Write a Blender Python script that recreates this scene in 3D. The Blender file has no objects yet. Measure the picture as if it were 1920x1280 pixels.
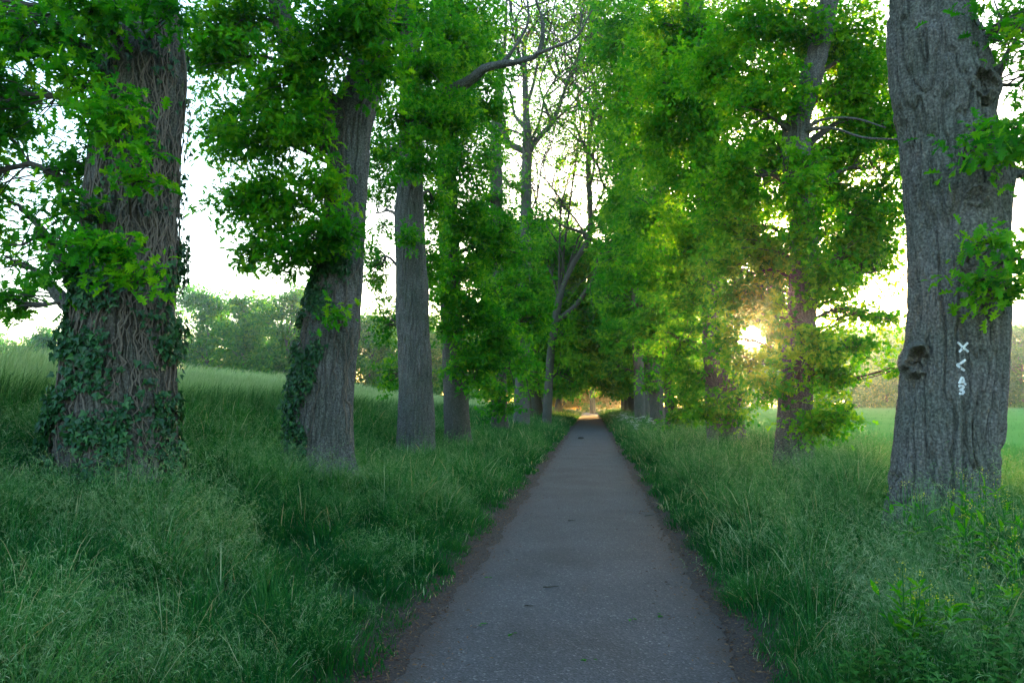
import bpy, math, random
import numpy as np
from mathutils import Vector, Matrix
from mathutils.bvhtree import BVHTree

C = bpy.context
sc = C.scene
R = math.radians
rng = np.random.default_rng(7)
random.seed(7)

# ------------------------------------------------------------------ camera
F = 1400.0                                   # focal length in photo pixels (photo is 1920 wide)
CAM = np.array([0.13, 0.0, 1.6])
YAW = math.atan((1108 - 960) / F)            # the path runs away along +Y
PITCH = math.atan((755 - 640) / F)
camd = bpy.data.cameras.new('camera')
cam = bpy.data.objects.new('camera', camd)
sc.collection.objects.link(cam)
cam.location = CAM
cam.rotation_euler = (R(90) + PITCH, 0, YAW)
camd.sensor_width = 36.0
camd.lens = 36.0 * F / 1920
camd.clip_start = 0.05
camd.clip_end = 3000
sc.camera = cam
ROT = np.array(cam.rotation_euler.to_matrix())

def ray(px, py):
    d = ROT @ np.array([(px - 960) / F, -(py - 640) / F, -1.0])
    return d / np.linalg.norm(d)

def at(px, py, Y):                           # point seen at photo pixel px,py at world depth Y
    d = ray(px, py)
    return CAM + d * (Y / d[1])

def proj(P):
    q = (np.asarray(P) - CAM) @ ROT
    return 960 + F * q[..., 0] / -q[..., 2], 640 - F * q[..., 1] / -q[..., 2]

# ------------------------------------------------------------------ sky and sun
sd = ray(1410, 634)
SUN_EL = math.asin(sd[2])
SUN_AZ = math.atan2(sd[0], sd[1])            # clockwise from +Y
w = bpy.data.worlds.new('World')
sc.world = w
w.use_nodes = True
nt = w.node_tree
nt.nodes.clear()
N = nt.nodes.new
out = N('ShaderNodeOutputWorld')
sky = N('ShaderNodeTexSky')
sky.sky_type = 'NISHITA'
sky.sun_disc = False
sky.sun_elevation = SUN_EL
sky.sun_rotation = SUN_AZ
sky.air_density = 1.0
sky.dust_density = 1.8
sky.ozone_density = 1.9
bg = N('ShaderNodeBackground')
bg.inputs['Strength'].default_value = 0.15
nt.links.new(sky.outputs[0], bg.inputs['Color'])
# the bright aureole and disc of the low sun, as a direction in the sky
tc = N('ShaderNodeTexCoord')
dot = N('ShaderNodeVectorMath'); dot.operation = 'DOT_PRODUCT'
dot.inputs[1].default_value = tuple(float(v) for v in sd)
nrm = N('ShaderNodeVectorMath'); nrm.operation = 'NORMALIZE'
nt.links.new(tc.outputs['Generated'], nrm.inputs[0])
nt.links.new(nrm.outputs[0], dot.inputs[0])
ac = N('ShaderNodeMath'); ac.operation = 'ARCCOSINE'
nt.links.new(dot.outputs['Value'], ac.inputs[0])
def expo(scale, amp):
    m = N('ShaderNodeMath'); m.operation = 'MULTIPLY'; m.inputs[1].default_value = -1 / R(scale)
    nt.links.new(ac.outputs[0], m.inputs[0])
    e = N('ShaderNodeMath'); e.operation = 'EXPONENT'
    nt.links.new(m.outputs[0], e.inputs[0])
    a = N('ShaderNodeMath'); a.operation = 'MULTIPLY'; a.inputs[1].default_value = amp
    nt.links.new(e.outputs[0], a.inputs[0])
    return a
bg2 = N('ShaderNodeBackground'); bg2.inputs['Color'].default_value = (1.0, 0.62, 0.22, 1)
e1 = expo(0.35, 60.0)
e2 = expo(3.0, 0.3)
sm = N('ShaderNodeMath'); sm.operation = 'ADD'
nt.links.new(e1.outputs[0], sm.inputs[0]); nt.links.new(e2.outputs[0], sm.inputs[1])
nt.links.new(sm.outputs[0], bg2.inputs['Strength'])
ad = N('ShaderNodeAddShader')
nt.links.new(bg.outputs[0], ad.inputs[0]); nt.links.new(bg2.outputs[0], ad.inputs[1])
nt.links.new(ad.outputs[0], out.inputs['Surface'])

sl = bpy.data.lights.new('sun', 'SUN')
sl.energy = 3.0
sl.angle = R(0.6)
sl.color = (1.0, 0.52, 0.16)
so = bpy.data.objects.new('sun', sl)
sc.collection.objects.link(so)
so.location = (20, 60, 40)
so.rotation_euler = Vector([-v for v in sd]).to_track_quat('-Z', 'Y').to_euler()

sc.view_settings.view_transform = 'Standard'
sc.view_settings.look = 'None'
sc.view_settings.exposure = 3.55
sc.view_settings.gamma = 1.0
sc.cycles.max_bounces = 6
sc.cycles.diffuse_bounces = 4
sc.cycles.glossy_bounces = 2
sc.cycles.transmission_bounces = 2
sc.cycles.volume_bounces = 1
sc.cycles.use_adaptive_sampling = True
sc.cycles.sample_clamp_indirect = 4.0
sc.cycles.volume_step_rate = 4.0

# ------------------------------------------------------------------ noise
_perm = np.random.default_rng(3).permutation(256).astype(np.int64)
_perm = np.concatenate([_perm, _perm, _perm])
_g = np.random.default_rng(4).normal(size=(256, 3)); _g /= np.linalg.norm(_g, axis=1)[:, None]
def noise(P):
    P = np.asarray(P, float)
    i = np.floor(P).astype(np.int64)
    f = P - i
    u = f * f * f * (f * (f * 6 - 15) + 10)
    i &= 255
    r = 0
    for a in (0, 1):
        wa = u[..., 0] if a else 1 - u[..., 0]
        for b in (0, 1):
            wb = u[..., 1] if b else 1 - u[..., 1]
            for c in (0, 1):
                wc = u[..., 2] if c else 1 - u[..., 2]
                h = _perm[_perm[_perm[(i[..., 0] + a) & 255] + ((i[..., 1] + b) & 255)] + ((i[..., 2] + c) & 255)]
                g = _g[h & 255]
                r = r + wa * wb * wc * ((f[..., 0] - a) * g[..., 0] + (f[..., 1] - b) * g[..., 1] + (f[..., 2] - c) * g[..., 2])
    return r * 1.6
def noise2(x, y, s, o=0.0):
    return noise(np.stack([x * s + o, y * s + o * 1.7, np.full_like(np.asarray(x, float), o)], -1))

# ------------------------------------------------------------------ mesh collector
class Geo:
    def __init__(s):
        s.v, s.q, s.t, s.a, s.n = [], [], [], [], 0
    def add(s, v, q=None, t=None, a=0.5):
        v = np.asarray(v, float).reshape(-1, 3)
        if len(v) == 0: return
        if q is not None and len(q): s.q.append(np.asarray(q).reshape(-1, 4) + s.n)
        if t is not None and len(t): s.t.append(np.asarray(t).reshape(-1, 3) + s.n)
        s.v.append(v)
        s.a.append(np.broadcast_to(np.asarray(a, float), (len(v),)) if np.ndim(a) <= 1 else a)
        s.n += len(v)
    def mesh(s, name, mat, smooth=True):
        v = np.concatenate(s.v) if s.v else np.zeros((0, 3))
        q = np.concatenate(s.q) if s.q else np.zeros((0, 4), int)
        t = np.concatenate(s.t) if s.t else np.zeros((0, 3), int)
        me = bpy.data.meshes.new(name)
        me.vertices.add(len(v)); me.vertices.foreach_set('co', v.astype(np.float32).ravel())
        loops = np.concatenate([q.ravel(), t.ravel()]).astype(np.int32)
        me.loops.add(len(loops)); me.loops.foreach_set('vertex_index', loops)
        nf = len(q) + len(t)
        st = np.concatenate([np.arange(len(q)) * 4, len(q) * 4 + np.arange(len(t)) * 3]).astype(np.int32)
        me.polygons.add(nf); me.polygons.foreach_set('loop_start', st)
        me.polygons.foreach_set('use_smooth', np.full(nf, smooth))
        me.update(calc_edges=True)
        at_ = me.attributes.new('tint', 'FLOAT', 'POINT')
        at_.data.foreach_set('value', np.concatenate(s.a).astype(np.float32))
        me.materials.append(mat)
        return me
    def obj(s, name, mat, parent=None, smooth=True, origin=None):
        if origin is not None and parent is None:
            s.v = [x - np.asarray(origin) for x in s.v]
        elif parent is not None:
            o0 = np.asarray(parent.get('_org', (0, 0, 0)))
            s.v = [x - o0 for x in s.v]
        o = bpy.data.objects.new(name, s.mesh(name, mat, smooth))
        sc.collection.objects.link(o)
        if parent is not None: o.parent = parent
        elif origin is not None: o.location = origin
        return o

def tag(o, label=None, cat=None, group=None, kind=None):
    if label: o['label'] = label
    if cat: o['category'] = cat
    if group: o['group'] = group
    if kind: o['kind'] = kind
    return o
def thing(name, org, label, cat, group=None):
    o = bpy.data.objects.new(name, None)
    sc.collection.objects.link(o)
    o.empty_display_size = 0.3
    o.location = org
    o['_org'] = [float(x) for x in org]
    return tag(o, label, cat, group)
def dup(root, loc, rz=0.0, scale=1.0, label=None, group=None):
    r = root.copy(); sc.collection.objects.link(r)
    r.location = loc; r.rotation_euler = (0, 0, rz); r.scale = (scale,) * 3
    if label: r['label'] = label
    if group: r['group'] = group
    for ch in root.children:
        c = ch.copy(); sc.collection.objects.link(c); c.parent = r
    return r

# ------------------------------------------------------------------ materials
def mat_new(name):
    m = bpy.data.materials.new(name); m.use_nodes = True
    m.node_tree.nodes.clear()
    return m, m.node_tree.nodes.new, m.node_tree.links.new
def ramp(n, stops):
    r = n('ShaderNodeValToRGB')
    e = r.color_ramp.elements
    while len(e) < len(stops): e.new(0.5)
    for k, (p, c) in enumerate(stops):
        e[k].position = p; e[k].color = (*c, 1)
    return r
def foliage(name, stops, tstops, trans=0.45, rough=0.55, spec=0.10):
    m, n, l = mat_new(name)
    o = n('ShaderNodeOutputMaterial'); mx = n('ShaderNodeMixShader')
    p = n('ShaderNodeBsdfPrincipled'); t = n('ShaderNodeBsdfTranslucent')
    a = n('ShaderNodeAttribute'); a.attribute_name = 'tint'
    r1 = ramp(n, stops); r2 = ramp(n, tstops)
    l(a.outputs['Fac'], r1.inputs[0]); l(a.outputs['Fac'], r2.inputs[0])
    l(r1.outputs[0], p.inputs['Base Color']); l(r2.outputs[0], t.inputs['Color'])
    p.inputs['Roughness'].default_value = rough
    p.inputs['Specular IOR Level'].default_value = spec
    mx.inputs[0].default_value = trans
    l(p.outputs[0], mx.inputs[1]); l(t.outputs[0], mx.inputs[2]); l(mx.outputs[0], o.inputs[0])
    return m
def bark_mat(name, c0, c1, c2, scale=14.0, bump=0.55):
    m, n, l = mat_new(name)
    o = n('ShaderNodeOutputMaterial'); p = n('ShaderNodeBsdfPrincipled')
    tcx = n('ShaderNodeTexCoord'); mp = n('ShaderNodeMapping')
    mp.inputs['Scale'].default_value = (scale * 1.3, scale * 1.3, scale * 0.16)
    l(tcx.outputs['Object'], mp.inputs['Vector'])
    nz = n('ShaderNodeTexNoise'); nz.inputs['Scale'].default_value = 1.0; nz.inputs['Detail'].default_value = 4; nz.inputs['Distortion'].default_value = 0.3
    l(mp.outputs[0], nz.inputs['Vector'])
    ab = n('ShaderNodeMath'); ab.operation = 'SUBTRACT'; ab.inputs[1].default_value = 0.5
    l(nz.outputs['Fac'], ab.inputs[0])
    ab2 = n('ShaderNodeMath'); ab2.operation = 'ABSOLUTE'; l(ab.outputs[0], ab2.inputs[0])
    mr = n('ShaderNodeMapRange'); mr.inputs['From Max'].default_value = 0.09; l(ab2.outputs[0], mr.inputs['Value'])
    fine = n('ShaderNodeTexNoise'); fine.inputs['Scale'].default_value = 45; fine.inputs['Detail'].default_value = 5
    l(tcx.outputs['Object'], fine.inputs['Vector'])
    big = n('ShaderNodeTexNoise'); big.inputs['Scale'].default_value = 2.2; big.inputs['Detail'].default_value = 3
    l(tcx.outputs['Object'], big.inputs['Vector'])
    rp = ramp(n, [(0.32, c0), (0.5, c1), (0.72, c2)])
    l(fine.outputs['Fac'], rp.inputs[0])
    mxc = n('ShaderNodeMix'); mxc.data_type = 'RGBA'; mxc.blend_type = 'MULTIPLY'
    mxc.inputs['Factor'].default_value = 1.0
    rp2 = ramp(n, [(0.3, (0.75, 0.85, 0.72)), (0.7, (1.15, 1.1, 1.1))])
    l(big.outputs['Fac'], rp2.inputs[0])
    l(rp.outputs[0], mxc.inputs['A']); l(rp2.outputs[0], mxc.inputs['B'])
    l(mxc.outputs['Result'], p.inputs['Base Color'])
    add = n('ShaderNodeMath'); add.operation = 'MULTIPLY_ADD'; add.inputs[1].default_value = 0.35
    l(fine.outputs['Fac'], add.inputs[0]); l(mr.outputs[0], add.inputs[2])
    bp = n('ShaderNodeBump'); bp.inputs['Strength'].default_value = bump; bp.inputs['Distance'].default_value = 0.03
    l(add.outputs[0], bp.inputs['Height']); l(bp.outputs[0], p.inputs['Normal'])
    p.inputs['Roughness'].default_value = 0.9
    p.inputs['Specular IOR Level'].default_value = 0.2
    l(p.outputs[0], o.inputs[0])
    return m
def plain(name, col, rough=0.8, spec=0.3, var=0.25, scale=30):
    m, n, l = mat_new(name)
    o = n('ShaderNodeOutputMaterial'); p = n('ShaderNodeBsdfPrincipled')
    tcx = n('ShaderNodeTexCoord'); nz = n('ShaderNodeTexNoise'); nz.inputs['Scale'].default_value = scale; nz.inputs['Detail'].default_value = 4
    l(tcx.outputs['Object'], nz.inputs['Vector'])
    r1 = ramp(n, [(0.3, tuple(c * (1 - var) for c in col)), (0.7, tuple(c * (1 + var) for c in col))])
    l(nz.outputs['Fac'], r1.inputs[0]); l(r1.outputs[0], p.inputs['Base Color'])
    p.inputs['Roughness'].default_value = rough; p.inputs['Specular IOR Level'].default_value = spec
    l(p.outputs[0], o.inputs[0])
    return m

M_oak = foliage('oak_leaves', [(0, (0.008, 0.075, 0.006)), (0.5, (0.024, 0.170, 0.004)), (1, (0.10, 0.29, 0.004))],
                [(0, (0.02, 0.24, 0.004)), (0.5, (0.08, 0.44, 0.004)), (1, (0.30, 0.62, 0.005))], trans=.5)
M_ivy = foliage('ivy_leaves', [(0, (0.008, 0.045, 0.016)), (0.6, (0.018, 0.085, 0.022)), (1, (0.05, 0.15, 0.035))],
                [(0, (0.02, 0.1, 0.02)), (1, (0.05, 0.2, 0.03))], trans=0.2, rough=0.4, spec=0.3)
M_gold = foliage('sunlit_gold_leaves', [(0, (0.12, 0.13, 0.02)), (1, (0.30, 0.24, 0.03))], [(0, (0.5, 0.36, 0.02)), (1, (0.85, 0.5, 0.03))], trans=0.6)  # glow of the sun behind the leaves, painted in as gold
M_grass = foliage('grass_blades', [(0, (0.003, 0.040, 0.012)), (0.35, (0.006, 0.082, 0.020)), (0.6, (0.034, 0.160, 0.034)), (0.75, (0.15, 0.30, 0.12)), (0.9, (0.38, 0.46, 0.25)), (1, (0.45, 0.30, 0.11))],
                  [(0, (0.012, 0.15, 0.012)), (0.5, (0.07, 0.3, 0.02)), (1, (0.4, 0.35, 0.15))], trans=0.34, rough=0.7, spec=0.04)
M_barley = foliage('barley_blades', [(0, (0.02, 0.095, 0.018)), (0.5, (0.05, 0.16, 0.03)), (0.75, (0.28, 0.46, 0.14)), (1, (0.66, 0.72, 0.38))],
                   [(0, (0.04, 0.2, 0.02)), (1, (0.35, 0.45, 0.15))], trans=0.35)
M_wheat = foliage('wheat_blades', [(0, (0.03, 0.13, 0.02)), (0.5, (0.07, 0.25, 0.045)), (1, (0.14, 0.36, 0.08))],
                  [(0, (0.04, 0.25, 0.04)), (1, (0.15, 0.45, 0.1))], trans=0.35)
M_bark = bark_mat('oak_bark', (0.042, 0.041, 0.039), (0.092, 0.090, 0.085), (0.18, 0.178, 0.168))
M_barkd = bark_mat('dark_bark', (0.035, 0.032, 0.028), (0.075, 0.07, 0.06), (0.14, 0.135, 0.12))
M_twig = plain('twig_wood', (0.045, 0.04, 0.03))
M_vine = plain('vine_wood', (0.11, 0.09, 0.07))
M_paint = plain('white_paint', (0.62, 0.64, 0.65), 0.7, 0.3, 0.16, 60)

# ------------------------------------------------------------------ the lie of the land
def gz(x, y):
    x = np.asarray(x, float); y = np.asarray(y, float)
    a = np.interp(y, [0, 7, 10.6, 15, 22, 33, 60, 130], [.62, .62, .56, .30, .14, .34, .35, .25])
    e = np.interp(y, [0, 20, 30, 60, 130, 250], [1.42, 1.40, 1.15, .85, .45, .2])
    xl = -x
    zl = np.where(xl < 4, a * np.clip((xl - 1.15) / 2.85, 0, 1) ** 1.15, a + (e - a) * np.clip((xl - 4) / 3.0, 0, 1))
    zl = np.where(xl > 7, e - 0.004 * (xl - 7), zl)
    b = np.interp(y, [0, 8, 20, 60, 130], [.18, .30, .28, .3, .2])
    zr = b * np.clip((x - 1.15) / 2.2, 0, 1)
    zr = np.where(x > 4.5, b + (0.12 - b) * np.clip((x - 4.5) / 2, 0, 1), zr)
    z = np.where(x < 0, zl, zr)
    z = z + 0.05 * noise2(x, y, 0.8, 3.1) * np.clip((abs(x) - 1.3), 0, 1)
    return z

# ground sheet
def axis(lims):
    out_ = []
    for a, b, n_ in lims: out_ += list(np.linspace(a, b, n_, endpoint=False))
    return np.array(out_ + [lims[-1][1]])
gx = axis([(-240, -30, 22), (-30, -8, 30), (-8, 8, 110), (8, 30, 30), (30, 240, 22)])
gy = axis([(-12, 2, 10), (2, 30, 140), (30, 120, 90), (120, 300, 20)])
X, Yg = np.meshgrid(gx, gy)
Z = gz(X, Yg)
v = np.stack([X, Yg, Z], -1).reshape(-1, 3)
nx, ny = len(gx), len(gy)
ii = np.arange(nx * ny).reshape(ny, nx)
q = np.stack([ii[:-1, :-1], ii[:-1, 1:], ii[1:, 1:], ii[1:, :-1]], -1).reshape(-1, 4)
m, n, l = mat_new('verge_soil')
o = n('ShaderNodeOutputMaterial'); p = n('ShaderNodeBsdfPrincipled')
tcx = n('ShaderNodeTexCoord')
nz = n('ShaderNodeTexNoise'); nz.inputs['Scale'].default_value = 9; nz.inputs['Detail'].default_value = 6; l(tcx.outputs['Object'], nz.inputs['Vector'])
nz2 = n('ShaderNodeTexNoise'); nz2.inputs['Scale'].default_value = 60; nz2.inputs['Detail'].default_value = 5; l(tcx.outputs['Object'], nz2.inputs['Vector'])
soil = ramp(n, [(0.3, (0.012, 0.008, 0.007)), (0.5, (0.030, 0.019, 0.014)), (0.75, (0.085, 0.055, 0.04))]); l(nz2.outputs['Fac'], soil.inputs[0])
grn = ramp(n, [(0.3, (0.015, 0.05, 0.012)), (0.7, (0.04, 0.11, 0.025))]); l(nz2.outputs['Fac'], grn.inputs[0])
sx = n('ShaderNodeSeparateXYZ'); l(tcx.outputs['Object'], sx.inputs[0])
axx = n('ShaderNodeMath'); axx.operation = 'ABSOLUTE'; l(sx.outputs['X'], axx.inputs[0])
wob = n('ShaderNodeMath'); wob.operation = 'MULTIPLY_ADD'; wob.inputs[1].default_value = 0.9; l(nz.outputs['Fac'], wob.inputs[0]); l(axx.outputs[0], wob.inputs[2])
mr = n('ShaderNodeMapRange'); mr.inputs['From Min'].default_value = 1.8; mr.inputs['From Max'].default_value = 2.1; l(wob.outputs[0], mr.inputs['Value'])
mx = n('ShaderNodeMix'); mx.data_type = 'RGBA'; l(mr.outputs[0], mx.inputs['Factor']); l(soil.outputs[0], mx.inputs['A']); l(grn.outputs[0], mx.inputs['B'])
l(mx.outputs['Result'], p.inputs['Base Color']); p.inputs['Roughness'].default_value = 0.95
bp = n('ShaderNodeBump'); bp.inputs['Distance'].default_value = 0.02; bp.inputs['Strength'].default_value = 0.8; l(nz2.outputs['Fac'], bp.inputs['Height']); l(bp.outputs[0], p.inputs['Normal'])
l(p.outputs[0], o.inputs[0])
M_soil = m
g = Geo(); g.add(v, q=q)
tag(g.obj('ground', M_soil), kind='structure')

# path: a sheet with a ragged edge, slightly crowned
py_ = axis([(-4, 2, 30), (2, 30, 420), (30, 121, 300)])
cols = np.linspace(-1, 1, 15)
hl = 0.98 + 0.10 * noise2(py_, py_ * 0, 1.1, 5) + 0.05 * noise2(py_, py_ * 0, 4.5, 9) + 0.03 * noise2(py_, py_ * 0, 14, 9)
hr = 1.02 + 0.10 * noise2(py_, py_ * 0, 0.9, 15) + 0.05 * noise2(py_, py_ * 0, 4.1, 19) + 0.03 * noise2(py_, py_ * 0, 13, 29)
xx = np.where(cols[None, :] < 0, cols[None, :] * hl[:, None], cols[None, :] * hr[:, None])
yy = np.repeat(py_[:, None], len(cols), 1)
zz = 0.006 + 0.022 * (1 - cols[None, :] ** 2) + 0.0 * yy + 0.004 * noise2(xx, yy, 1.3, 2)
v = np.stack([xx, yy, zz], -1).reshape(-1, 3)
ii = np.arange(len(py_) * len(cols)).reshape(len(py_), len(cols))
q = np.stack([ii[:-1, :-1], ii[:-1, 1:], ii[1:, 1:], ii[1:, :-1]], -1).reshape(-1, 4)
m, n, l = mat_new('asphalt')
o = n('ShaderNodeOutputMaterial'); p = n('ShaderNodeBsdfPrincipled'); tcx = n('ShaderNodeTexCoord')
vo = n('ShaderNodeTexVoronoi'); vo.inputs['Scale'].default_value = 85; l(tcx.outputs['Object'], vo.inputs['Vector'])
nz = n('ShaderNodeTexNoise'); nz.inputs['Scale'].default_value = 130; nz.inputs['Detail'].default_value = 5; l(tcx.outputs['Object'], nz.inputs['Vector'])
nb = n('ShaderNodeTexNoise'); nb.inputs['Scale'].default_value = 1.1; nb.inputs['Detail'].default_value = 6; l(tcx.outputs['Object'], nb.inputs['Vector'])
sep = n('ShaderNodeSeparateColor'); l(vo.outputs['Color'], sep.inputs[0])
rr = ramp(n, [(0.0, (0.026, 0.026, 0.028)), (0.6, (0.045, 0.045, 0.048)), (0.94, (0.068, 0.068, 0.071)), (1.0, (0.16, 0.16, 0.155))]); l(sep.outputs[0], rr.inputs[0])
r2 = ramp(n, [(0.30, (0.70, 0.68, 0.66)), (0.7, (1.25, 1.25, 1.27))]); l(nb.outputs['Fac'], r2.inputs[0])
mm = n('ShaderNodeMix'); mm.data_type = 'RGBA'; mm.blend_type = 'MULTIPLY'; mm.inputs['Factor'].default_value = 1
l(rr.outputs[0], mm.inputs['A']); l(r2.outputs[0], mm.inputs['B'])
# brown dust and leaf crumbs drifted in from the edges
sx = n('ShaderNodeSeparateXYZ'); l(tcx.outputs['Object'], sx.inputs[0])
axx = n('ShaderNodeMath'); axx.operation = 'ABSOLUTE'; l(sx.outputs['X'], axx.inputs[0])
wob = n('ShaderNodeMath'); wob.operation = 'MULTIPLY_ADD'; wob.inputs[1].default_value = 0.9; l(nb.outputs['Fac'], wob.inputs[0]); l(axx.outputs[0], wob.inputs[2])
w2 = n('ShaderNodeMath'); w2.operation = 'MULTIPLY_ADD'; w2.inputs[1].default_value = 0.4; l(nz.outputs['Fac'], w2.inputs[0]); l(wob.outputs[0], w2.inputs[2])
mr = n('ShaderNodeMapRange'); mr.inputs['From Min'].default_value = 1.40; mr.inputs['From Max'].default_value = 1.80; l(w2.outputs[0], mr.inputs['Value'])
m3 = n('ShaderNodeMix'); m3.data_type = 'RGBA'; m3.inputs['B'].default_value = (0.038, 0.024, 0.018, 1)
l(mr.outputs[0], m3.inputs['Factor']); l(mm.outputs['Result'], m3.inputs['A'])
l(m3.outputs['Result'], p.inputs['Base Color'])
p.inputs['Roughness'].default_value = 0.75; p.inputs['Specular IOR Level'].default_value = 0.4
bp = n('ShaderNodeBump'); bp.inputs['Distance'].default_value = 0.006; bp.inputs['Strength'].default_value = 0.8; l(vo.outputs['Distance'], bp.inputs['Height']); l(bp.outputs[0], p.inputs['Normal'])
l(p.outputs[0], o.inputs[0])
g = Geo(); g.add(v, q=q)
tag(g.obj('path', m), kind='structure')

# ------------------------------------------------------------------ tubes, trunks
def catmull(P, n_):
    P = np.asarray(P, float)
    if len(P) < 3:
        t = np.linspace(0, 1, n_)[:, None]; return P[0] * (1 - t) + P[-1] * t
    Q = np.vstack([2 * P[0] - P[1], P, 2 * P[-1] - P[-2]])
    s = np.linspace(0, len(P) - 1 - 1e-6, n_); k = s.astype(int); t = (s - k)[:, None]
    a, b, c, d = Q[k], Q[k + 1], Q[k + 2], Q[k + 3]
    return 0.5 * (2 * b + (c - a) * t + (2 * a - 5 * b + 4 * c - d) * t * t + (3 * b - a - 3 * c + d) * t ** 3)

def tube(geo, P, r, nr=6, cap=True, bark=0.0, a=0.5, ncrack=14.0):
    P = np.asarray(P, float); n_ = len(P)
    r = np.broadcast_to(np.asarray(r, float), (n_,))
    T = np.gradient(P, axis=0); T /= np.linalg.norm(T, axis=1)[:, None] + 1e-9
    ref = np.array([0.31, 0.95, 0.05]) if abs(T[:, 2]).mean() > 0.7 else np.array([0, 0, 1.0])
    U = np.cross(T, ref); U /= np.linalg.norm(U, axis=1)[:, None] + 1e-9
    V = np.cross(T, U)
    th = np.linspace(0, 2 * np.pi, nr, endpoint=False)
    D = U[:, None] * np.cos(th)[None, :, None] + V[:, None] * np.sin(th)[None, :, None]
    W = P[:, None] + D * r[:, None, None]
    if bark > 0:
        W = W + D * bark_disp(W, bark, ncrack)[..., None]
    v_ = W.reshape(-1, 3)
    i_ = np.arange(n_ * nr).reshape(n_, nr); j = np.roll(i_, -1, 1)
    q_ = np.stack([i_[:-1], j[:-1], j[1:], i_[1:]], -1).reshape(-1, 4)
    t_ = None
    if cap:
        v_ = np.vstack([v_, P[-1] + T[-1] * r[-1] * 0.6])
        t_ = np.stack([i_[-1], j[-1], np.full(nr, n_ * nr)], -1)
    geo.add(v_, q=q_, t=t_, a=a)
    return W

def bark_disp(W, depth, s=14.0):
    p = W * np.array([s, s, s * 0.11])
    wv = noise(W * np.array([3.0, 3.0, 1.3]))[..., None] * np.array([.8, .8, .25]) + noise(W * np.array([9, 9, 5.0]))[..., None] * np.array([.22, .22, .05])
    n1 = noise(p + wv)
    n2 = noise(p * np.array([1.7, 1.7, 1.6]) + 17.3 + wv)
    d = -np.exp(-(n1 / 0.15) ** 2) * depth * 1.15 - 0.35 * depth * np.exp(-(n2 / 0.14) ** 2)
    d = d + 0.14 * depth * noise(W * np.array([s * 2.5, s * 2.5, s * 1.2]))
    return d

class Trunk:
    """main stem from pixel control points (px, py, width_px) top to bottom or bottom to top, at depth Y"""
    def __init__(s, ctrl, Y, flare=0.25, extra_top=None):
        ctrl = sorted(ctrl, key=lambda c: -c[1])
        pts = np.array([at(c[0], c[1], Y) for c in ctrl])
        rad = np.array([.93 * c[2] / 2 * Y / F for c in ctrl])
        bz = float(gz(pts[0, 0], Y)) - 0.25
        pts = np.vstack([[pts[0, 0] - (pts[1, 0] - pts[0, 0]) * 0.3, Y, bz], pts]); rad = np.concatenate([[rad[0] * 1.12], rad])
        if extra_top is not None:
            for (dx, dy, z, r_) in extra_top:
                pts = np.vstack([pts, [pts[-1, 0] + dx, pts[-1, 1] + dy, z]]); rad = np.append(rad, r_)
        keep = [0]
        for k in range(1, len(pts)):
            if pts[k, 2] > pts[keep[-1], 2] + 0.05: keep.append(k)
        s.pts, s.rad = pts[keep], rad[keep]
        s.z0, s.z1, s.Y, s.flare = s.pts[0, 2], s.pts[-1, 2], Y, flare
        s.gz = bz + 0.25
        zz_ = np.linspace(s.z0, s.z1, 400)
        fine = catmull(s.pts, 1200)
        s.zt = np.linspace(s.z0, s.z1, 400)
        o_ = np.argsort(fine[:, 2])
        s.xt = np.interp(s.zt, fine[o_, 2], fine[o_, 0]); s.yt = np.interp(s.zt, fine[o_, 2], fine[o_, 1])
        fr = catmull(np.stack([s.pts[:, 2], s.rad, s.rad * 0], -1), 1200); o_ = np.argsort(fr[:, 0])
        s.rt = np.interp(s.zt, fr[o_, 0], fr[o_, 1])
    def c(s, z): return np.stack([np.interp(z, s.zt, s.xt), np.interp(z, s.zt, s.yt), np.asarray(z, float)], -1)
    def r(s, z): return np.interp(z, s.zt, s.rt)
    def surf(s, th, z, off=0.0):
        th = np.asarray(th, float); z = np.asarray(z, float)
        r_ = s.r(z)
        hgt = np.clip(z - s.gz, 0, None)
        r_ = r_ * (1 + s.flare * np.exp(-hgt / 0.35) * (0.7 + 0.5 * np.cos(5 * th + 1.3)))
        c_ = s.c(z)
        d = np.stack([np.cos(th), np.sin(th), th * 0], -1)
        lump = noise(np.stack([np.cos(th) * 1.2 + s.Y, np.sin(th) * 1.2, z * 0.9], -1)) * 0.07 * s.r(z) * 1.5
        return c_ + d * (r_ + lump + off)[..., None]
    def build(s, geo, nr, dz, depth, ncrack=14.0):
        nz_ = max(8, int((s.z1 - s.z0) / dz))
        TH, ZZ = np.meshgrid(np.linspace(0, 2 * np.pi, nr, endpoint=False), np.linspace(s.z0, s.z1, nz_))
        W = s.surf(TH, ZZ)
        d = np.stack([np.cos(TH), np.sin(TH), TH * 0], -1)
        if depth > 0: W = W + d * bark_disp(W, depth, ncrack)[..., None]
        i_ = np.arange(nr * nz_).reshape(nz_, nr); j = np.roll(i_, -1, 1)
        q_ = np.stack([i_[:-1], j[:-1], j[1:], i_[1:]], -1).reshape(-1, 4)
        top = len(W.reshape(-1, 3))
        geo.add(np.vstack([W.reshape(-1, 3), s.c(s.z1) + [0, 0, s.r(s.z1) * 0.5]]), q=q_,
                t=np.stack([i_[-1], j[-1], np.full(nr, top)], -1))

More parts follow.
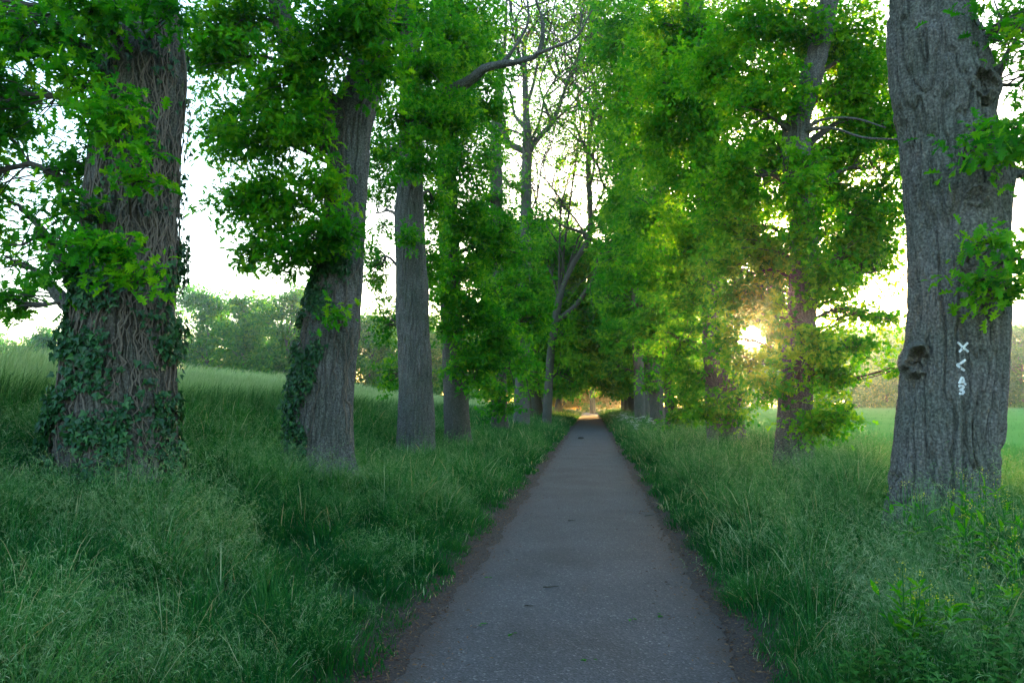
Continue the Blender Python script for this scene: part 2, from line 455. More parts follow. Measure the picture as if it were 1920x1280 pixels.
# ------------------------------------------------------------------ leaves
def leaf_tpl(kind):
    if kind == 'oak':
        L = [(0, 0), (.05, .16), (.22, .20), (.07, .34), (.36, .44), (.10, .56), (.38, .72), (.12, .76), (.16, .95), (0, 1)]
    elif kind == 'oak_lo':
        L = [(0, 0), (.24, .22), (.09, .38), (.38, .60), (.13, .74), (0, 1)]
    elif kind == 'ivy':
        L = [(0, .08), (.30, 0), (.50, .30), (.28, .42), (0, 1)]
    elif kind == 'lance':
        L = [(0, 0), (.14, .35), (.10, .7), (0, 1)]
    else:
        L = [(0, 0), (.32, .45), (0, 1)]
    n_ = len(L)
    pts = [(x, y, abs(x) * 0.35 - 0.25 * (y - .4) ** 2) for x, y in L] + [(-x, y, abs(x) * 0.35 - 0.25 * (y - .4) ** 2) for x, y in L[1:-1]]
    if n_ == 3:
        return np.array(pts, float), np.array([(0, 1, 2), (0, 2, 3)])
    m_ = len(pts); pts.append((0, .5, -0.02))
    loop = list(range(n_)) + [n_ + (n_ - 3) - k for k in range(n_ - 2)]
    tris = [(m_, loop[k], loop[(k + 1) % len(loop)]) for k in range(len(loop))]
    return np.array(pts, float), np.array(tris)[:, ::-1]
TPL = {k: leaf_tpl(k) for k in ('oak', 'oak_lo', 'ivy', 'lance', 'far')}
def unit(a): return a / (np.linalg.norm(a, axis=-1, keepdims=True) + 1e-9)
def add_leaves(geo, Pc, axis_, nrm_, size, tint, kind):
    tv, tt = TPL[kind]
    A = unit(axis_); Nn = nrm_ - (nrm_ * A).sum(-1, keepdims=True) * A; Nn = unit(Nn); B = np.cross(A, Nn)
    s_ = np.asarray(size)[:, None, None]
    V = Pc[:, None] + s_ * (B[:, None] * tv[None, :, 0, None] + A[:, None] * tv[None, :, 1, None] + Nn[:, None] * tv[None, :, 2, None])
    n_, k = len(Pc), len(tv)
    T = (tt[None] + (np.arange(n_) * k)[:, None, None]).reshape(-1, 3)
    geo.add(V.reshape(-1, 3), t=T, a=np.repeat(tint, k))

def sun_gap(P, rad_px=26, col=True):
    px, py = proj(P)
    rr_ = np.hypot((px - 1410), (py - 634))
    return rr_ > rad_px

def fill_lobe(geo, c, rad, n_leaf, size, kind, tint0=0.5, spray=None, cone=True, thr=-.10):
    """sprays of leaves spread through an ellipsoid, thinned by noise so that the sky shows through"""
    per = 16
    ns = max(6, int(n_leaf / per))
    d = unit(rng.normal(size=(ns * 2, 3))); rr_ = rng.random(ns * 2) ** 0.55 * 1.15
    S = c + d * rr_[:, None] * rad * (1 + 0.6 * noise(d * 1.6 + c)[:, None])
    keep = noise(S * np.array([1.1, 1.1, 1.9]) / max(1.0, size / 0.14)) > thr
    S = S[keep][:ns]; d = d[keep][:ns]
    if len(S) == 0: return S
    sp = spray or size * 1.9
    n_ = len(S) * per
    sdir = unit((d * 0.7 + rng.normal(size=S.shape) * 0.6) * np.array([1, 1, .45]) + [0, 0, -0.08])
    tpos = rng.random((len(S), per, 1))
    P = S[:, None] + sdir[:, None] * (tpos - 0.5) * sp * 2.2 + rng.normal(size=(len(S), per, 3)) * sp * np.array([.42, .42, .13])
    A = sdir[:, None] * 0.6 + rng.normal(size=(len(S), per, 3)) * 0.7 + [0, 0, -0.15]
    Nn = rng.normal(size=(len(S), per, 3)) * 0.38 + [0, 0, 1.0] + d[:, None] * 0.3
    ti = tint0 + rng.normal(size=(len(S), 1)) * 0.22 + rng.normal(size=(len(S), per)) * 0.14 + 0.12 * (tpos[..., 0] - .5)
    P = P.reshape(-1, 3); A = A.reshape(-1, 3); Nn = Nn.reshape(-1, 3); ti = np.clip(ti.reshape(-1), 0, 1)
    k = np.ones(len(P), bool)
    if cone: k = sun_gap(P) & (P[:, 1] > 3.2)
    add_leaves(geo, P[k], A[k], Nn[k], size * (0.5 + 0.85 * rng.random(k.sum())), ti[k], kind)
    return S

def limb_to(geo, a, b, r0, r1, sag=0.15, nr=7, n_=10, jit=0.06):
    L = np.linalg.norm(b - a)
    mid = (a + b) / 2 + np.array([0, 0, sag * L]) + rng.normal(size=3) * jit * L
    P = catmull([a, a * 0.65 + mid * 0.35 + [0, 0, sag * L * .2], mid, b * 0.6 + mid * 0.4 + rng.normal(size=3) * jit * L * .6, b], n_)
    tube(geo, P, np.linspace(r0, r1, n_), nr)
    return P

DENS = 3.0
def make_tree(name, label, trunk, lobes, Y, mat=None, nr=96, dz=0.06, depth=0.02, ncrack=14.0, limbs=(), group=None, leafkind='oak_lo', tall=True, size=None, tint=0.5, upper=None, cat='tree'):
    """lobes: (px, py, rx_px, ry_px, dY, dens); limbs: list of ([(px,py,w_px,dY)...])"""
    base = (trunk.pts[0, 0], Y, trunk.gz)
    root = thing(name, base, label, cat, group)
    g = Geo(); trunk.build(g, nr, dz, depth, ncrack)
    for Lm in limbs:
        P = np.array([at(c[0], c[1], Y + c[3]) for c in Lm]); r_ = np.array([c[2] / 2 * (Y + c[3]) / F for c in Lm])
        n_ = max(10, int(np.linalg.norm(np.diff(P, axis=0), axis=1).sum() / max(dz * 1.2, 0.06)))
        Pc = catmull(P, n_); rc = np.interp(np.linspace(0, 1, n_), np.linspace(0, 1, len(P)), r_)
        Pc = Pc + 0.15 * rc[:, None] * np.stack([noise(Pc * 1.5 + 5), noise(Pc * 1.5 + 9), noise(Pc * 1.5 + 13)], -1) * 2
        tube(g, Pc, rc, max(10, min(nr // 2, 64)), bark=depth * 0.7 if r_[0] > 0.1 else 0)
    g.obj('trunk', mat or M_bark, root)
    gl = Geo(); brs = []
    sz = size or max(0.115, 0.0064 * Y)
    for lb in lobes:
        px, py, rx, ry, dY, dens = (list(lb) + [1.0])[:6]
        c = at(px, py, Y + dY); k = (Y + dY) / F
        rad = np.array([rx * k, 0.75 * (rx + ry) / 2 * k, ry * k])
        area = math.pi * rad[0] * rad[2]
        n_ = int(dens * DENS * 2.3 * area / (0.30 * sz * sz)) + 10
        S = fill_lobe(gl, c, rad, n_, sz, leafkind, tint + rng.normal() * 0.08, thr=-9 if dens >= 1.25 else (-.20 if dens >= 1 and 12 < Y < 30 else -.10))
        # branch to the lobe and its twigs
        zc = np.clip(c[2] - 0.4 * np.linalg.norm(c[:2] - trunk.c(min(c[2], trunk.z1))[:2]), trunk.gz + 0.4, trunk.z1 - 0.1)
        a = trunk.c(zc)
        if len(S) and np.hypot(px - 1410, py - 634) > 30:
            gt = Geo(); brs.append(gt); r0 = max(0.02, 0.045 * (rad[0] + rad[2]))
            P = limb_to(gt, a, c, min(r0, 0.09), 0.012)
            for s_ in S[rng.permutation(len(S))[:min(len(S), 26 if Y < 15 else 14)]]:
                st = P[rng.integers(4, len(P))]
                if sun_gap(s_[None])[0]: limb_to(gt, st, s_, 0.011 * max(1, Y / 14), 0.004 * max(1, Y / 14), 0.05, 4, 6)
    if upper:                                       # the crown above the picture
        for (dx, dy, z, r_, dens) in upper:
            c = np.array([base[0] + dx, Y + dy, z])
            if 850 < proj(c)[0] < 1200: continue
            us = max(.17, sz * 1.2); n_ = int(1.1 * dens * math.pi * r_ * r_ / (0.36 * us ** 2))
            fill_lobe(gl, c, np.array([r_, r_, r_ * 0.6]), n_, us, 'oak_lo', tint)
            gt = Geo(); brs.append(gt); limb_to(gt, trunk.c(min(z - 0.5, trunk.z1 - 0.05)), c, 0.07, 0.03)
    for gt in brs: gt.obj('branch', M_twig, root)
    if gl.n: gl.obj('crown', M_oak, root, smooth=False)
    return root

# UPPER: crowns over the frame, kept light
def up(seed, side):
    r_ = np.random.default_rng(seed)
    return [(side * -1.2 + r_.normal() * 1.0, r_.normal() * 1.2, 8.5 + k * 1.6 + r_.random(), 1.6 + r_.random() * .6, 0.7) for k in range(4)]

# ---- left row
L1 = Trunk([(262, -90, 158), (262, 20, 164), (266, 120, 172), (255, 300, 178), (243, 480, 186), (232, 600, 200), (224, 700, 222), (220, 800, 236), (222, 900, 244)], 7.1, flare=.10, extra_top=[(0.1, .1, 8, .34), (.1, .1, 10.5, .2), (0, 0, 13, .08)])
tL1 = make_tree('oak_tree', 'massive ivy-clad oak at the left edge of the photo, bare vine stems over its bark', L1,
    [(60, 50, 100, 70, -.2), (-10, 190, 100, 90, .1), (120, 150, 60, 60, -.6, .8), (80, 320, 100, 70, 0), (40, 460, 90, 80, .2, .8), (60, 570, 90, 42, .3, .6), (-70, 330, 80, 160, .2),
     (215, 210, 55, 70, -1.0, .9), (262, 330, 42, 50, -1.0, .7), (205, 470, 75, 38, -1.1, .9), (270, 520, 45, 26, -1.05, .8), (140, 400, 50, 50, -.7, .8), (170, 20, 90, 45, -.9), (300, 5, 60, 40, -.8, .8), (110, 500, 40, 50, -.5, .6), (-60, 30, 120, 90, .5), (-20, 620, 60, 30, .5, .3)],
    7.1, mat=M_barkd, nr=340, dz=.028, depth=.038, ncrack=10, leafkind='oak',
    limbs=[[(200, 130, 40, 0), (120, 60, 26, .1), (20, 0, 18, .3), (-60, -40, 12, .4)], [(160, 560, 50, 0), (120, 500, 26, .1), (70, 420, 16, .3), (10, 370, 10, .5), (-60, 340, 6, .6)], [(150, 600, 40, 0), (80, 520, 18, .3), (10, 480, 9, .6)]],
    upper=up(1, -1), tint=.42)
L2 = Trunk([(735, -120, 62), (716, 0, 66), (700, 100, 70), (670, 185, 92), (655, 240, 92), (653, 300, 86), (646, 400, 88), (634, 520, 102), (620, 600, 114), (608, 700, 124), (602, 800, 132), (604, 880, 136)], 10.6, extra_top=[(.3, 0, 9.5, .2), (.2, 0, 12, .1)])
tL2 = make_tree('oak_tree', 'forked oak with ivy up its left flank, second trunk from the left edge', L2,
    [(450, 50, 100, 80, 0), (540, 130, 100, 80, -.9), (650, 50, 90, 80, -1.0), (480, 240, 100, 80, -.2), (560, 250, 60, 60, -.9, .9), (455, 370, 50, 55, 0), (520, 380, 80, 80, -.4), (605, 350, 50, 60, -.9, .8), (625, 445, 62, 42, -.9), (470, 460, 60, 42, 0), (565, 475, 62, 45, -.6), (400, 110, 55, 80, .2), (705, 130, 45, 60, -.9, .9), (700, 20, 70, 50, -1.), (640, 590, 14, 16, -.8, .5), (420, 250, 50, 60, .3, .8)],
    10.6, nr=280, dz=.03, depth=.034, ncrack=12, limbs=[[(640, 250, 90, 0), (590, 190, 62, -.1), (552, 120, 52, -.1), (530, 40, 46, 0), (505, -80, 40, .1)]], leafkind='oak', upper=up(2, -1), tint=.5)
L3 = Trunk([(762, -80, 40), (768, 60, 42), (770, 200, 48), (770, 330, 52), (768, 430, 64), (774, 600, 68), (779, 700, 68), (781, 830, 74), (782, 860, 76)], 17.3, extra_top=[(.1, 0, 12, .2), (.1, 0, 15, .1)])
make_tree('oak_tree', 'smooth grey upright oak trunk with a small knot halfway, third in the left row', L3,
    [(740, 40, 90, 60, 0), (800, 130, 70, 60, -1), (770, 230, 80, 55, -1.2), (722, 290, 50, 50, 1.2), (835, 220, 60, 60, -.8), (705, 400, 28, 60, 1.4, .8), (790, 315, 60, 30, -1.2), (770, 448, 32, 26, -.9, .7), (703, 500, 22, 60, 1.4, .7), (722, 610, 26, 55, 1.2, .6), (765, 640, 24, 18, -.9, .6), (730, 700, 20, 40, 1.4, .6), (850, 90, 60, 60, .3), (760, 340, 40, 30, 1.2), (812, 380, 22, 60, 1.5), (812, 500, 18, 60, 1.5)],
    17.3, nr=180, dz=.045, depth=.034, limbs=[[(775, 200, 34, 0), (830, 178, 26, -.3), (870, 158, 22, -.6), (905, 130, 18, -.9), (940, 121, 15, -1), (985, 112, 12, -1.2), (1010, 98, 10, -1.3), (1018, 50, 8, -1.3), (1005, 0, 6, -1.3)], [(940, 121, 10, -1), (965, 90, 6, -1), (990, 40, 5, -.9), (985, -20, 3, -.9)], [(1005, 102, 9, -1.3), (1035, 90, 6, -1.4), (1080, 70, 5, -1.5), (1110, 20, 3, -1.5)]],
    upper=up(3, -1), tint=.5)
L4 = Trunk([(835, -60, 34), (838, 100, 36), (838, 300, 40), (841, 420, 42), (845, 550, 44), (852, 680, 48), (856, 760, 52), (860, 830, 54), (862, 860, 56)], 22.6, extra_top=[(.1, 0, 14, .2), (.1, 0, 17, .1)])
make_tree('oak_tree', 'dark oak wrapped in dense low shoots, fourth in the left row', L4,
    [(850, 300, 70, 70, -1), (870, 420, 60, 60, -1.2), (850, 520, 55, 55, -1.2), (885, 590, 60, 55, -1.2), (895, 680, 55, 42, -1.3), (935, 640, 50, 55, -.5), (900, 200, 60, 60, 0), (925, 450, 60, 65, 0), (880, 110, 70, 70, 0), (850, 30, 80, 60, 0), (850, 680, 26, 20, -1.2, .7), (830, 620, 20, 26, -1, .7)],
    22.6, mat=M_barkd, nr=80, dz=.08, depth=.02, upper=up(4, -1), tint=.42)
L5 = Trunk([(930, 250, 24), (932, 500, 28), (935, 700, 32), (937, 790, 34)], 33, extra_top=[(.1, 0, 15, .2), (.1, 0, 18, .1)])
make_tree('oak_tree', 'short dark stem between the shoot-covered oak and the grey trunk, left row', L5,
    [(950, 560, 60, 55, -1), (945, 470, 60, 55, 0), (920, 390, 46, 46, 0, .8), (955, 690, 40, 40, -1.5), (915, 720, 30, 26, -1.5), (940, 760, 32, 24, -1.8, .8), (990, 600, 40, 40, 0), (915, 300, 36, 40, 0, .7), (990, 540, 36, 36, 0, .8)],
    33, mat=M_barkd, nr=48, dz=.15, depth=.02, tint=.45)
L6 = Trunk([(983, 100, 10), (986, 200, 14), (988, 280, 20), (986, 400, 23), (984, 520, 25), (981, 620, 27), (979, 720, 30), (978, 800, 32)], 40, extra_top=[(.1, 0, 22, .1)])
tL6 = make_tree('oak_tree', 'pale straight trunk whose bare crown forks against the white sky, left row', L6,
    [(950, 345, 36, 22, -1, .5), (1005, 420, 34, 36, 0, .4), (930, 240, 20, 40, 0, .3), (910, 60, 36, 50, 0, .4), (1030, 20, 40, 30, 0, .2), (985, 700, 24, 40, -1, .6), (960, 620, 40, 40, -1, .8), (1010, 130, 40, 40, 0, .06)],
    40, nr=48, dz=.15, depth=.02, tint=.5,
    limbs=[[(988, 285, 15, 0), (1012, 255, 11, 0), (1034, 232, 9, 0), (1052, 190, 7, 0), (1062, 160, 6, 0), (1085, 100, 5, 0), (1090, 20, 4, 0)], [(986, 285, 14, 0), (950, 262, 10, 0), (940, 215, 9, 0), (938, 160, 8, 0), (946, 90, 7, 0), (950, 0, 5, 0)],
           [(986, 240, 9, 0), (965, 215, 6, 0), (955, 170, 5, 0), (920, 130, 3, 0), (895, 60, 3, 0)], [(986, 200, 8, 0), (1000, 160, 6, 0), (1008, 120, 5, 0), (1030, 60, 4, 0), (1045, -20, 3, 0)], [(985, 140, 7, 0), (970, 90, 5, 0), (958, 40, 4, 0), (955, -30, 3, 0)], [(1034, 232, 6, 0), (1020, 190, 4, 0), (1012, 150, 3, 0), (1040, 90, 3, 0)]])
L7 = Trunk([(1048, 560, 14), (1042, 600, 16), (1034, 650, 16), (1030, 700, 17), (1026, 775, 19), (1024, 800, 20)], 46)
tL7 = make_tree('oak_tree', 'slender crooked tree leaning over the path with a bare curving limb', L7,
    [(1060, 640, 30, 50, 0, .8), (1068, 700, 26, 40, 1, .8), (1010, 600, 30, 40, 1, .8), (1060, 470, 40, 40, 1, .4), (1050, 380, 45, 40, 1, .3), (1130, 230, 50, 60, 1, .25), (1075, 290, 40, 40, 1, .25), (1030, 500, 30, 40, 1, .5), (1120, 60, 50, 60, 1, .4), (1150, 380, 30, 70, 1, .5)],
    46, mat=M_barkd, nr=40, dz=.15, depth=.02, tint=.5,
    limbs=[[(1047, 565, 13, 0), (1058, 530, 10, 0), (1078, 490, 10, 0), (1100, 455, 12, 0), (1107, 430, 12, 0), (1105, 360, 11, 0), (1103, 290, 11, 0), (1110, 215, 9, 0), (1100, 185, 8, 0), (1078, 160, 8, 0), (1045, 145, 7, 0), (1030, 120, 6, 0), (1015, 70, 5, 0)],
           [(1042, 600, 12, 0), (1062, 588, 10, 0), (1085, 565, 9, 0), (1102, 540, 8, 0), (1115, 515, 6, 0), (1122, 480, 4, 0)],
           [(1104, 440, 8, 0), (1080, 432, 6, 0), (1050, 420, 5, 0), (1030, 400, 4, 0), (1010, 395, 3, 0)],
           [(1103, 290, 8, 0), (1090, 262, 6, 0), (1075, 232, 4, 0), (1040, 220, 3, 0), (1005, 205, 3, 0)],
           [(1110, 215, 6, 0), (1118, 190, 5, 0), (1112, 140, 4, 0), (1090, 90, 3, 0), (1098, 20, 3, 0)],
           [(1110, 205, 5, 0), (1150, 225, 4, 0), (1168, 250, 3, 0)]])

def fine_crown(geo, p, d, L, r, depth, tips):
    n_ = 7; P = [p]; dd = d
    for _ in range(n_ - 1):
        dd = unit(dd + rng.normal(size=3) * .20 + [0, 0, .06]); P.append(P[-1] + dd * L / (n_ - 1))
    P = np.array(P); tube(geo, P, np.linspace(r, r * .55, n_), 6 if r > .04 else 4)
    if depth == 0: tips.append(P[-1]); tips.append(P[4]); return
    for k_ in (3, 4, 5, 6, 6):
        fine_crown(geo, P[k_], unit(dd * .9 + rng.normal(size=3) * .75), L * rng.uniform(.55, .85), r * .58, depth - 1, tips)
def lacy(root, starts, Y, depth=3):
    gl = Geo()
    for (px, py, dx, dz, L, r) in starts:
        gt, tips = Geo(), []
        fine_crown(gt, at(px, py, Y), unit(np.array([dx, rng.normal() * .3, dz])), L, r, depth, tips)
        gt.obj('branch', M_twig, root)
        T = np.array(tips); T = T[rng.random(len(T)) < .8]; n_ = 5
        P = (T[:, None] + rng.normal(size=(len(T), n_, 3)) * .28).reshape(-1, 3)
        add_leaves(gl, P, rng.normal(size=P.shape), rng.normal(size=P.shape) * .5 + [0, 0, 1], rng.uniform(.13, .24, len(P)), np.clip(rng.normal(.65, .2, len(P)), 0, 1), 'oak_lo')
    gl.obj('foliage', M_oak, root, smooth=False)
lacy(tL6, [(985, 150, -.1, 1, 4.5, .10), (940, 190, -.3, 1, 4, .09), (1062, 160, .3, 1, 4, .08), (988, 285, .1, 1, 4.5, .08), (1010, 255, .6, 1, 4, .07), (955, 260, -.6, 1, 3.6, .07), (980, 420, .8, .7, 3.4, .06)], 40)
lacy(tL7, [(1030, 120, -.4, 1, 4, .09), (1105, 360, .5, 1, 5, .08), (1110, 215, .4, 1, 5, .09), (1078, 160, 0, 1, 4, .07), (1103, 290, -.5, 1, 4.5, .07), (1100, 455, -.6, 1, 5, .08), (1122, 480, .3, 1, 4.5, .06), (1060, 520, -.4, 1, 4.5, .06), (1010, 395, -.2, 1, 3.5, .05), (1104, 440, .9, .8, 4.5, .06)], 46)

# ---- right row
R1 = Trunk([(1728, -90, 125), (1735, 0, 135), (1748, 70, 160), (1762, 130, 178), (1770, 185, 186), (1776, 250, 170), (1793, 325, 194), (1795, 380, 184), (1797, 450, 178), (1797, 600, 176), (1788, 690, 180), (1778, 760, 184), (1771, 850, 184), (1764, 930, 186)], 7.6, flare=.07, extra_top=[(-.1, 0, 8, .28), (0, 0, 10.5, .2), (0, 0, 13, .08)])
tR1 = make_tree('oak_tree', 'big bare grey oak trunk with white painted marks and a round burl, at the right', R1,
    [(1880, 40, 60, 60, -.4), (1930, 140, 60, 70, -.2), (1905, 230, 60, 50, -.5, .8), (1830, 275, 50, 26, -1.0, .6), (1900, 290, 50, 30, -.8, .7), (1855, 455, 26, 22, -.9, .6), (1885, 545, 42, 32, -.8, .8), (1850, 520, 36, 14, -.9, .6), (1910, 480, 20, 30, -.6, .6), (1985, 60, 80, 100, .3), (1990, 280, 70, 90, .3, .8)],
    7.6, nr=420, dz=.022, depth=.042, ncrack=8, leafkind='oak', limbs=[[(1845, 175, 50, -.1), (1862, 150, 26, -.2), (1890, 100, 10, -.4), (1930, 30, 7, -.4), (1960, -40, 5, -.4)], [(1800, 310, 60, 0), (1880, 325, 26, 0), (1930, 322, 16, -.1), (2000, 290, 12, -.2)], [(1850, 570, 24, -.3), (1856, 545, 8, -.75), (1845, 520, 5, -.85)]],
    upper=up(5, 1), tint=.5)
R2 = Trunk([(1605, -150, 36), (1556, 0, 38), (1538, 80, 42), (1516, 165, 46), (1494, 235, 50), (1494, 300, 54), (1504, 400, 54), (1507, 500, 55), (1499, 640, 58), (1491, 760, 66), (1488, 850, 72), (1488, 880, 74)], 13.2, extra_top=[(.4, 0, 11, .15), (.2, 0, 14, .08)])
make_tree('oak_tree', 'leafy oak just right of the low sun, bushy with shoots down to its foot', R2,
    [(1560, 80, 80, 80, .5), (1450, 50, 90, 70, 0), (1610, 180, 80, 90, .4), (1430, 180, 80, 70, -.4), (1560, 290, 80, 70, .6), (1650, 310, 50, 80, .4, .8), (1475, 330, 70, 60, -.9, .8), (1410, 330, 80, 70, -.2), (1610, 410, 70, 70, .5, .9), (1500, 430, 60, 50, -.9, .8), (1420, 470, 80, 60, 0), (1640, 510, 50, 40, .4, .6), (1545, 530, 50, 50, -.5), (1490, 590, 50, 30, -.8), (1590, 640, 90, 30, -.3, .8), (1670, 690, 35, 14, -.5, .6), (1500, 690, 60, 46, -.9), (1440, 715, 40, 28, -.5), (1560, 700, 55, 40, -.2), (1545, 795, 44, 36, -.7, 1.2), (1590, 770, 30, 30, -.6, .4), (1600, 580, 60, 26, .2, .5), (1690, 230, 30, 60, .6, .6), (1450, 560, 40, 36, .4, .9), (1345, 130, 60, 60, .5), (1500, 130, 60, 60, .9), (1370, 430, 50, 50, .5), (1640, 130, 50, 60, .9), (1580, 480, 60, 40, .4), (1530, 640, 36, 40, -.8), (1640, 600, 40, 20, .3, .5), (1470, 500, 50, 50, .6), (1400, 600, 46, 24, .5, 1.5), (1408, 672, 44, 28, .2, 1.4), (1372, 634, 30, 34, .6, 1.5), (1452, 632, 28, 36, .4, 1.4), (1410, 634, 40, 34, .8, 1.5), (1385, 560, 46, 30, .6, 1.3), (1400, 510, 50, 30, .4), (1590, 560, 50, 30, .5, .8), (1650, 420, 50, 60, .8), (1600, 500, 60, 50, .9), (1570, 350, 60, 50, 1.0), (1670, 590, 36, 22, .7, .7), (1450, 300, 50, 60, 1.0), (1640, 240, 50, 60, 1.0), (1410, 540, 50, 36, .3)],
    13.2, nr=190, dz=.04, depth=.03, ncrack=13, leafkind='oak_lo', upper=up(6, 1), tint=.58,
    limbs=[[(1490, 250, 30, 0), (1470, 235, 18, -.1), (1450, 222, 7, -.2), (1420, 228, 4, -.4), (1380, 245, 3, -.5)], [(1500, 250, 14, -.1), (1540, 225, 5, -.3), (1600, 222, 4, -.5), (1660, 240, 3, -.7)], [(1505, 245, 10, -.1), (1560, 240, 5, -.4), (1620, 258, 4, -.6), (1690, 262, 3, -.7)], [(1475, 240, 8, -.2), (1430, 210, 4, -.4), (1390, 200, 3, -.6)]])
R3 = Trunk([(1296, -60, 40), (1310, 120, 42), (1322, 300, 46), (1334, 450, 50), (1339, 560, 52), (1345, 640, 58), (1353, 720, 66), (1362, 815, 72), (1363, 840, 74)], 20.8, extra_top=[(.2, 0, 13, .2), (.1, 0, 16, .1)])
make_tree('oak_tree', 'broad leafy oak immediately left of the low sun, brown trunk showing halfway up', R3,
    [(1340, 80, 90, 80, 0), (1280, 180, 80, 80, -.5), (1360, 230, 80, 80, -1), (1300, 330, 80, 70, -1), (1375, 400, 70, 70, -.6), (1290, 450, 70, 60, -1), (1350, 480, 50, 34, .8), (1390, 540, 55, 34, 0), (1290, 560, 50, 45, -.6), (1275, 640, 45, 40, -.7), (1380, 690, 36, 30, -.6, .8), (1320, 700, 22, 30, .9, .7), (1345, 765, 50, 26, -1.2), (1425, 580, 40, 26, .6, .8), (1390, 750, 24, 26, -.8, .7), (1300, 700, 30, 30, -.7), (1260, 90, 70, 80, 0), (1240, 260, 60, 70, 0), (1320, 620, 30, 30, .8), (1400, 300, 60, 60, .8), (1250, 520, 50, 50, 0)],
    20.8, nr=110, dz=.07, depth=.022, upper=up(7, 1), tint=.58)
R4 = Trunk([(1240, 300, 20), (1248, 560, 20), (1254, 720, 21), (1258, 810, 22)], 29, extra_top=[(.2, 0, 12, .15), (.1, 0, 15, .08)])
make_tree('oak_tree', 'thin dark trunk beside an ivy bush, left of the broad brown trunk, right row', R4,
    [(1230, 100, 80, 90, 0), (1220, 270, 80, 80, 0), (1230, 400, 70, 60, 0), (1210, 510, 60, 60, -.5), (1250, 600, 50, 45, -.5), (1270, 690, 36, 36, -.6), (1290, 745, 34, 40, -1, 1.3), (1215, 620, 40, 40, 0), (1160, 60, 60, 80, 0, .7), (1170, 190, 50, 60, 0, .6), (1280, 790, 30, 20, -1, 1.2)],
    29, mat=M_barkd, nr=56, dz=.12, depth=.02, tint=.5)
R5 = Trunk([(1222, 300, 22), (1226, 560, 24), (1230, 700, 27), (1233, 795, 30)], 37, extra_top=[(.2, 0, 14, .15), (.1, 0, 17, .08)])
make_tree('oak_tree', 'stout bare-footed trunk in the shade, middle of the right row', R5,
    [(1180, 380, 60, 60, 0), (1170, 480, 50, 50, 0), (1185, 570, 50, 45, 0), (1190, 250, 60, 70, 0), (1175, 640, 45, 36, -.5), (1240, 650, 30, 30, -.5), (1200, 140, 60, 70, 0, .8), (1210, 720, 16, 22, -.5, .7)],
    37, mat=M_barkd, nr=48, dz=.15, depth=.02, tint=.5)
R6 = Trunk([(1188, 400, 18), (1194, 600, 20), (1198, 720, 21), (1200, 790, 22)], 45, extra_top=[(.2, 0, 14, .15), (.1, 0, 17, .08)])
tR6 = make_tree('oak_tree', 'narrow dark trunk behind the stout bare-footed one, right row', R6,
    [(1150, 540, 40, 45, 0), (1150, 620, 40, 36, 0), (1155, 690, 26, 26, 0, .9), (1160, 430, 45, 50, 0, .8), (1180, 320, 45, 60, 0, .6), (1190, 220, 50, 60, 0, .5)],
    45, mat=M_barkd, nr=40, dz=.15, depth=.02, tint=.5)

lacy(tR6, [(1192, 420, -.4, 1, 5, .10), (1190, 300, -.5, 1, 6, .10), (1188, 180, -.3, 1, 6, .09), (1192, 350, -.8, .8, 5, .08), (1188, 100, -.5, 1, 5, .08)], 45)
# ------------------------------------------------------------------ details of the painted oak
def tree_bvh(root, name='trunk'):
    for ch in root.children:
        if ch.name.startswith(name):
            me = ch.data
            nv = len(me.vertices); co = np.empty(nv * 3); me.vertices.foreach_get('co', co)
            co = co.reshape(-1, 3) + np.array(root['_org'])
            return BVHTree.FromPolygons([tuple(c) for c in co], [tuple(p_.vertices) for p_ in me.polygons])
bvh = tree_bvh(tR1)
def hit(px, py):
    d = ray(px, py); h = bvh.ray_cast(Vector(CAM), Vector(d))
    return (np.array(h[0]), np.array(h[1])) if h[0] is not None else (None, None)
def stroke(geo, pts, wpx):
    pts = np.array(pts, float); n_ = max(6, int(np.linalg.norm(np.diff(pts, axis=0), axis=1).sum() / 0.9))
    Pp = catmull(pts, n_) if len(pts) > 2 else pts[0] + (pts[-1] - pts[0]) * np.linspace(0, 1, n_)[:, None]
    T = np.gradient(Pp, axis=0); T /= np.linalg.norm(T, axis=1)[:, None] + 1e-9
    Nn = np.stack([-T[:, 1], T[:, 0]], -1)
    G = []
    k = 6
    for j_ in range(n_):
        e = min(1, (j_ + .6) / 1.5, (n_ - j_ - .4) / 1.5)
        ww = wpx / 2 * math.sqrt(max(e, .3)) * (1 + 0.12 * random.uniform(-1, 1))
        for s_ in np.linspace(-1, 1, k):
            p_, n2 = hit(*(Pp[j_] + Nn[j_] * s_ * ww))
            if p_ is None: return
            dd = (CAM - p_); dd /= np.linalg.norm(dd)
            G.append(p_ + dd * 0.006)
    G = np.array(G)
    # paint bridges the finest cracks: pull deep points outwards
    G3 = G.reshape(n_, k, 3); dist = np.linalg.norm(G3 - CAM, axis=-1); near = np.minimum(dist, np.median(dist) + 0.016)
    G3 = CAM + (G3 - CAM) * (near / dist)[..., None]
    i_ = np.arange(n_ * k).reshape(n_, k)
    qq = np.stack([i_[:-1, :-1], i_[:-1, 1:], i_[1:, 1:], i_[1:, :-1]], -1).reshape(-1, 4)
    qq = qq[noise(G3.reshape(-1, 3)[qq[:, 0]] * np.array([70, 70, 30.0])) < .45]
    geo.add(G3.reshape(-1, 3), q=qq)
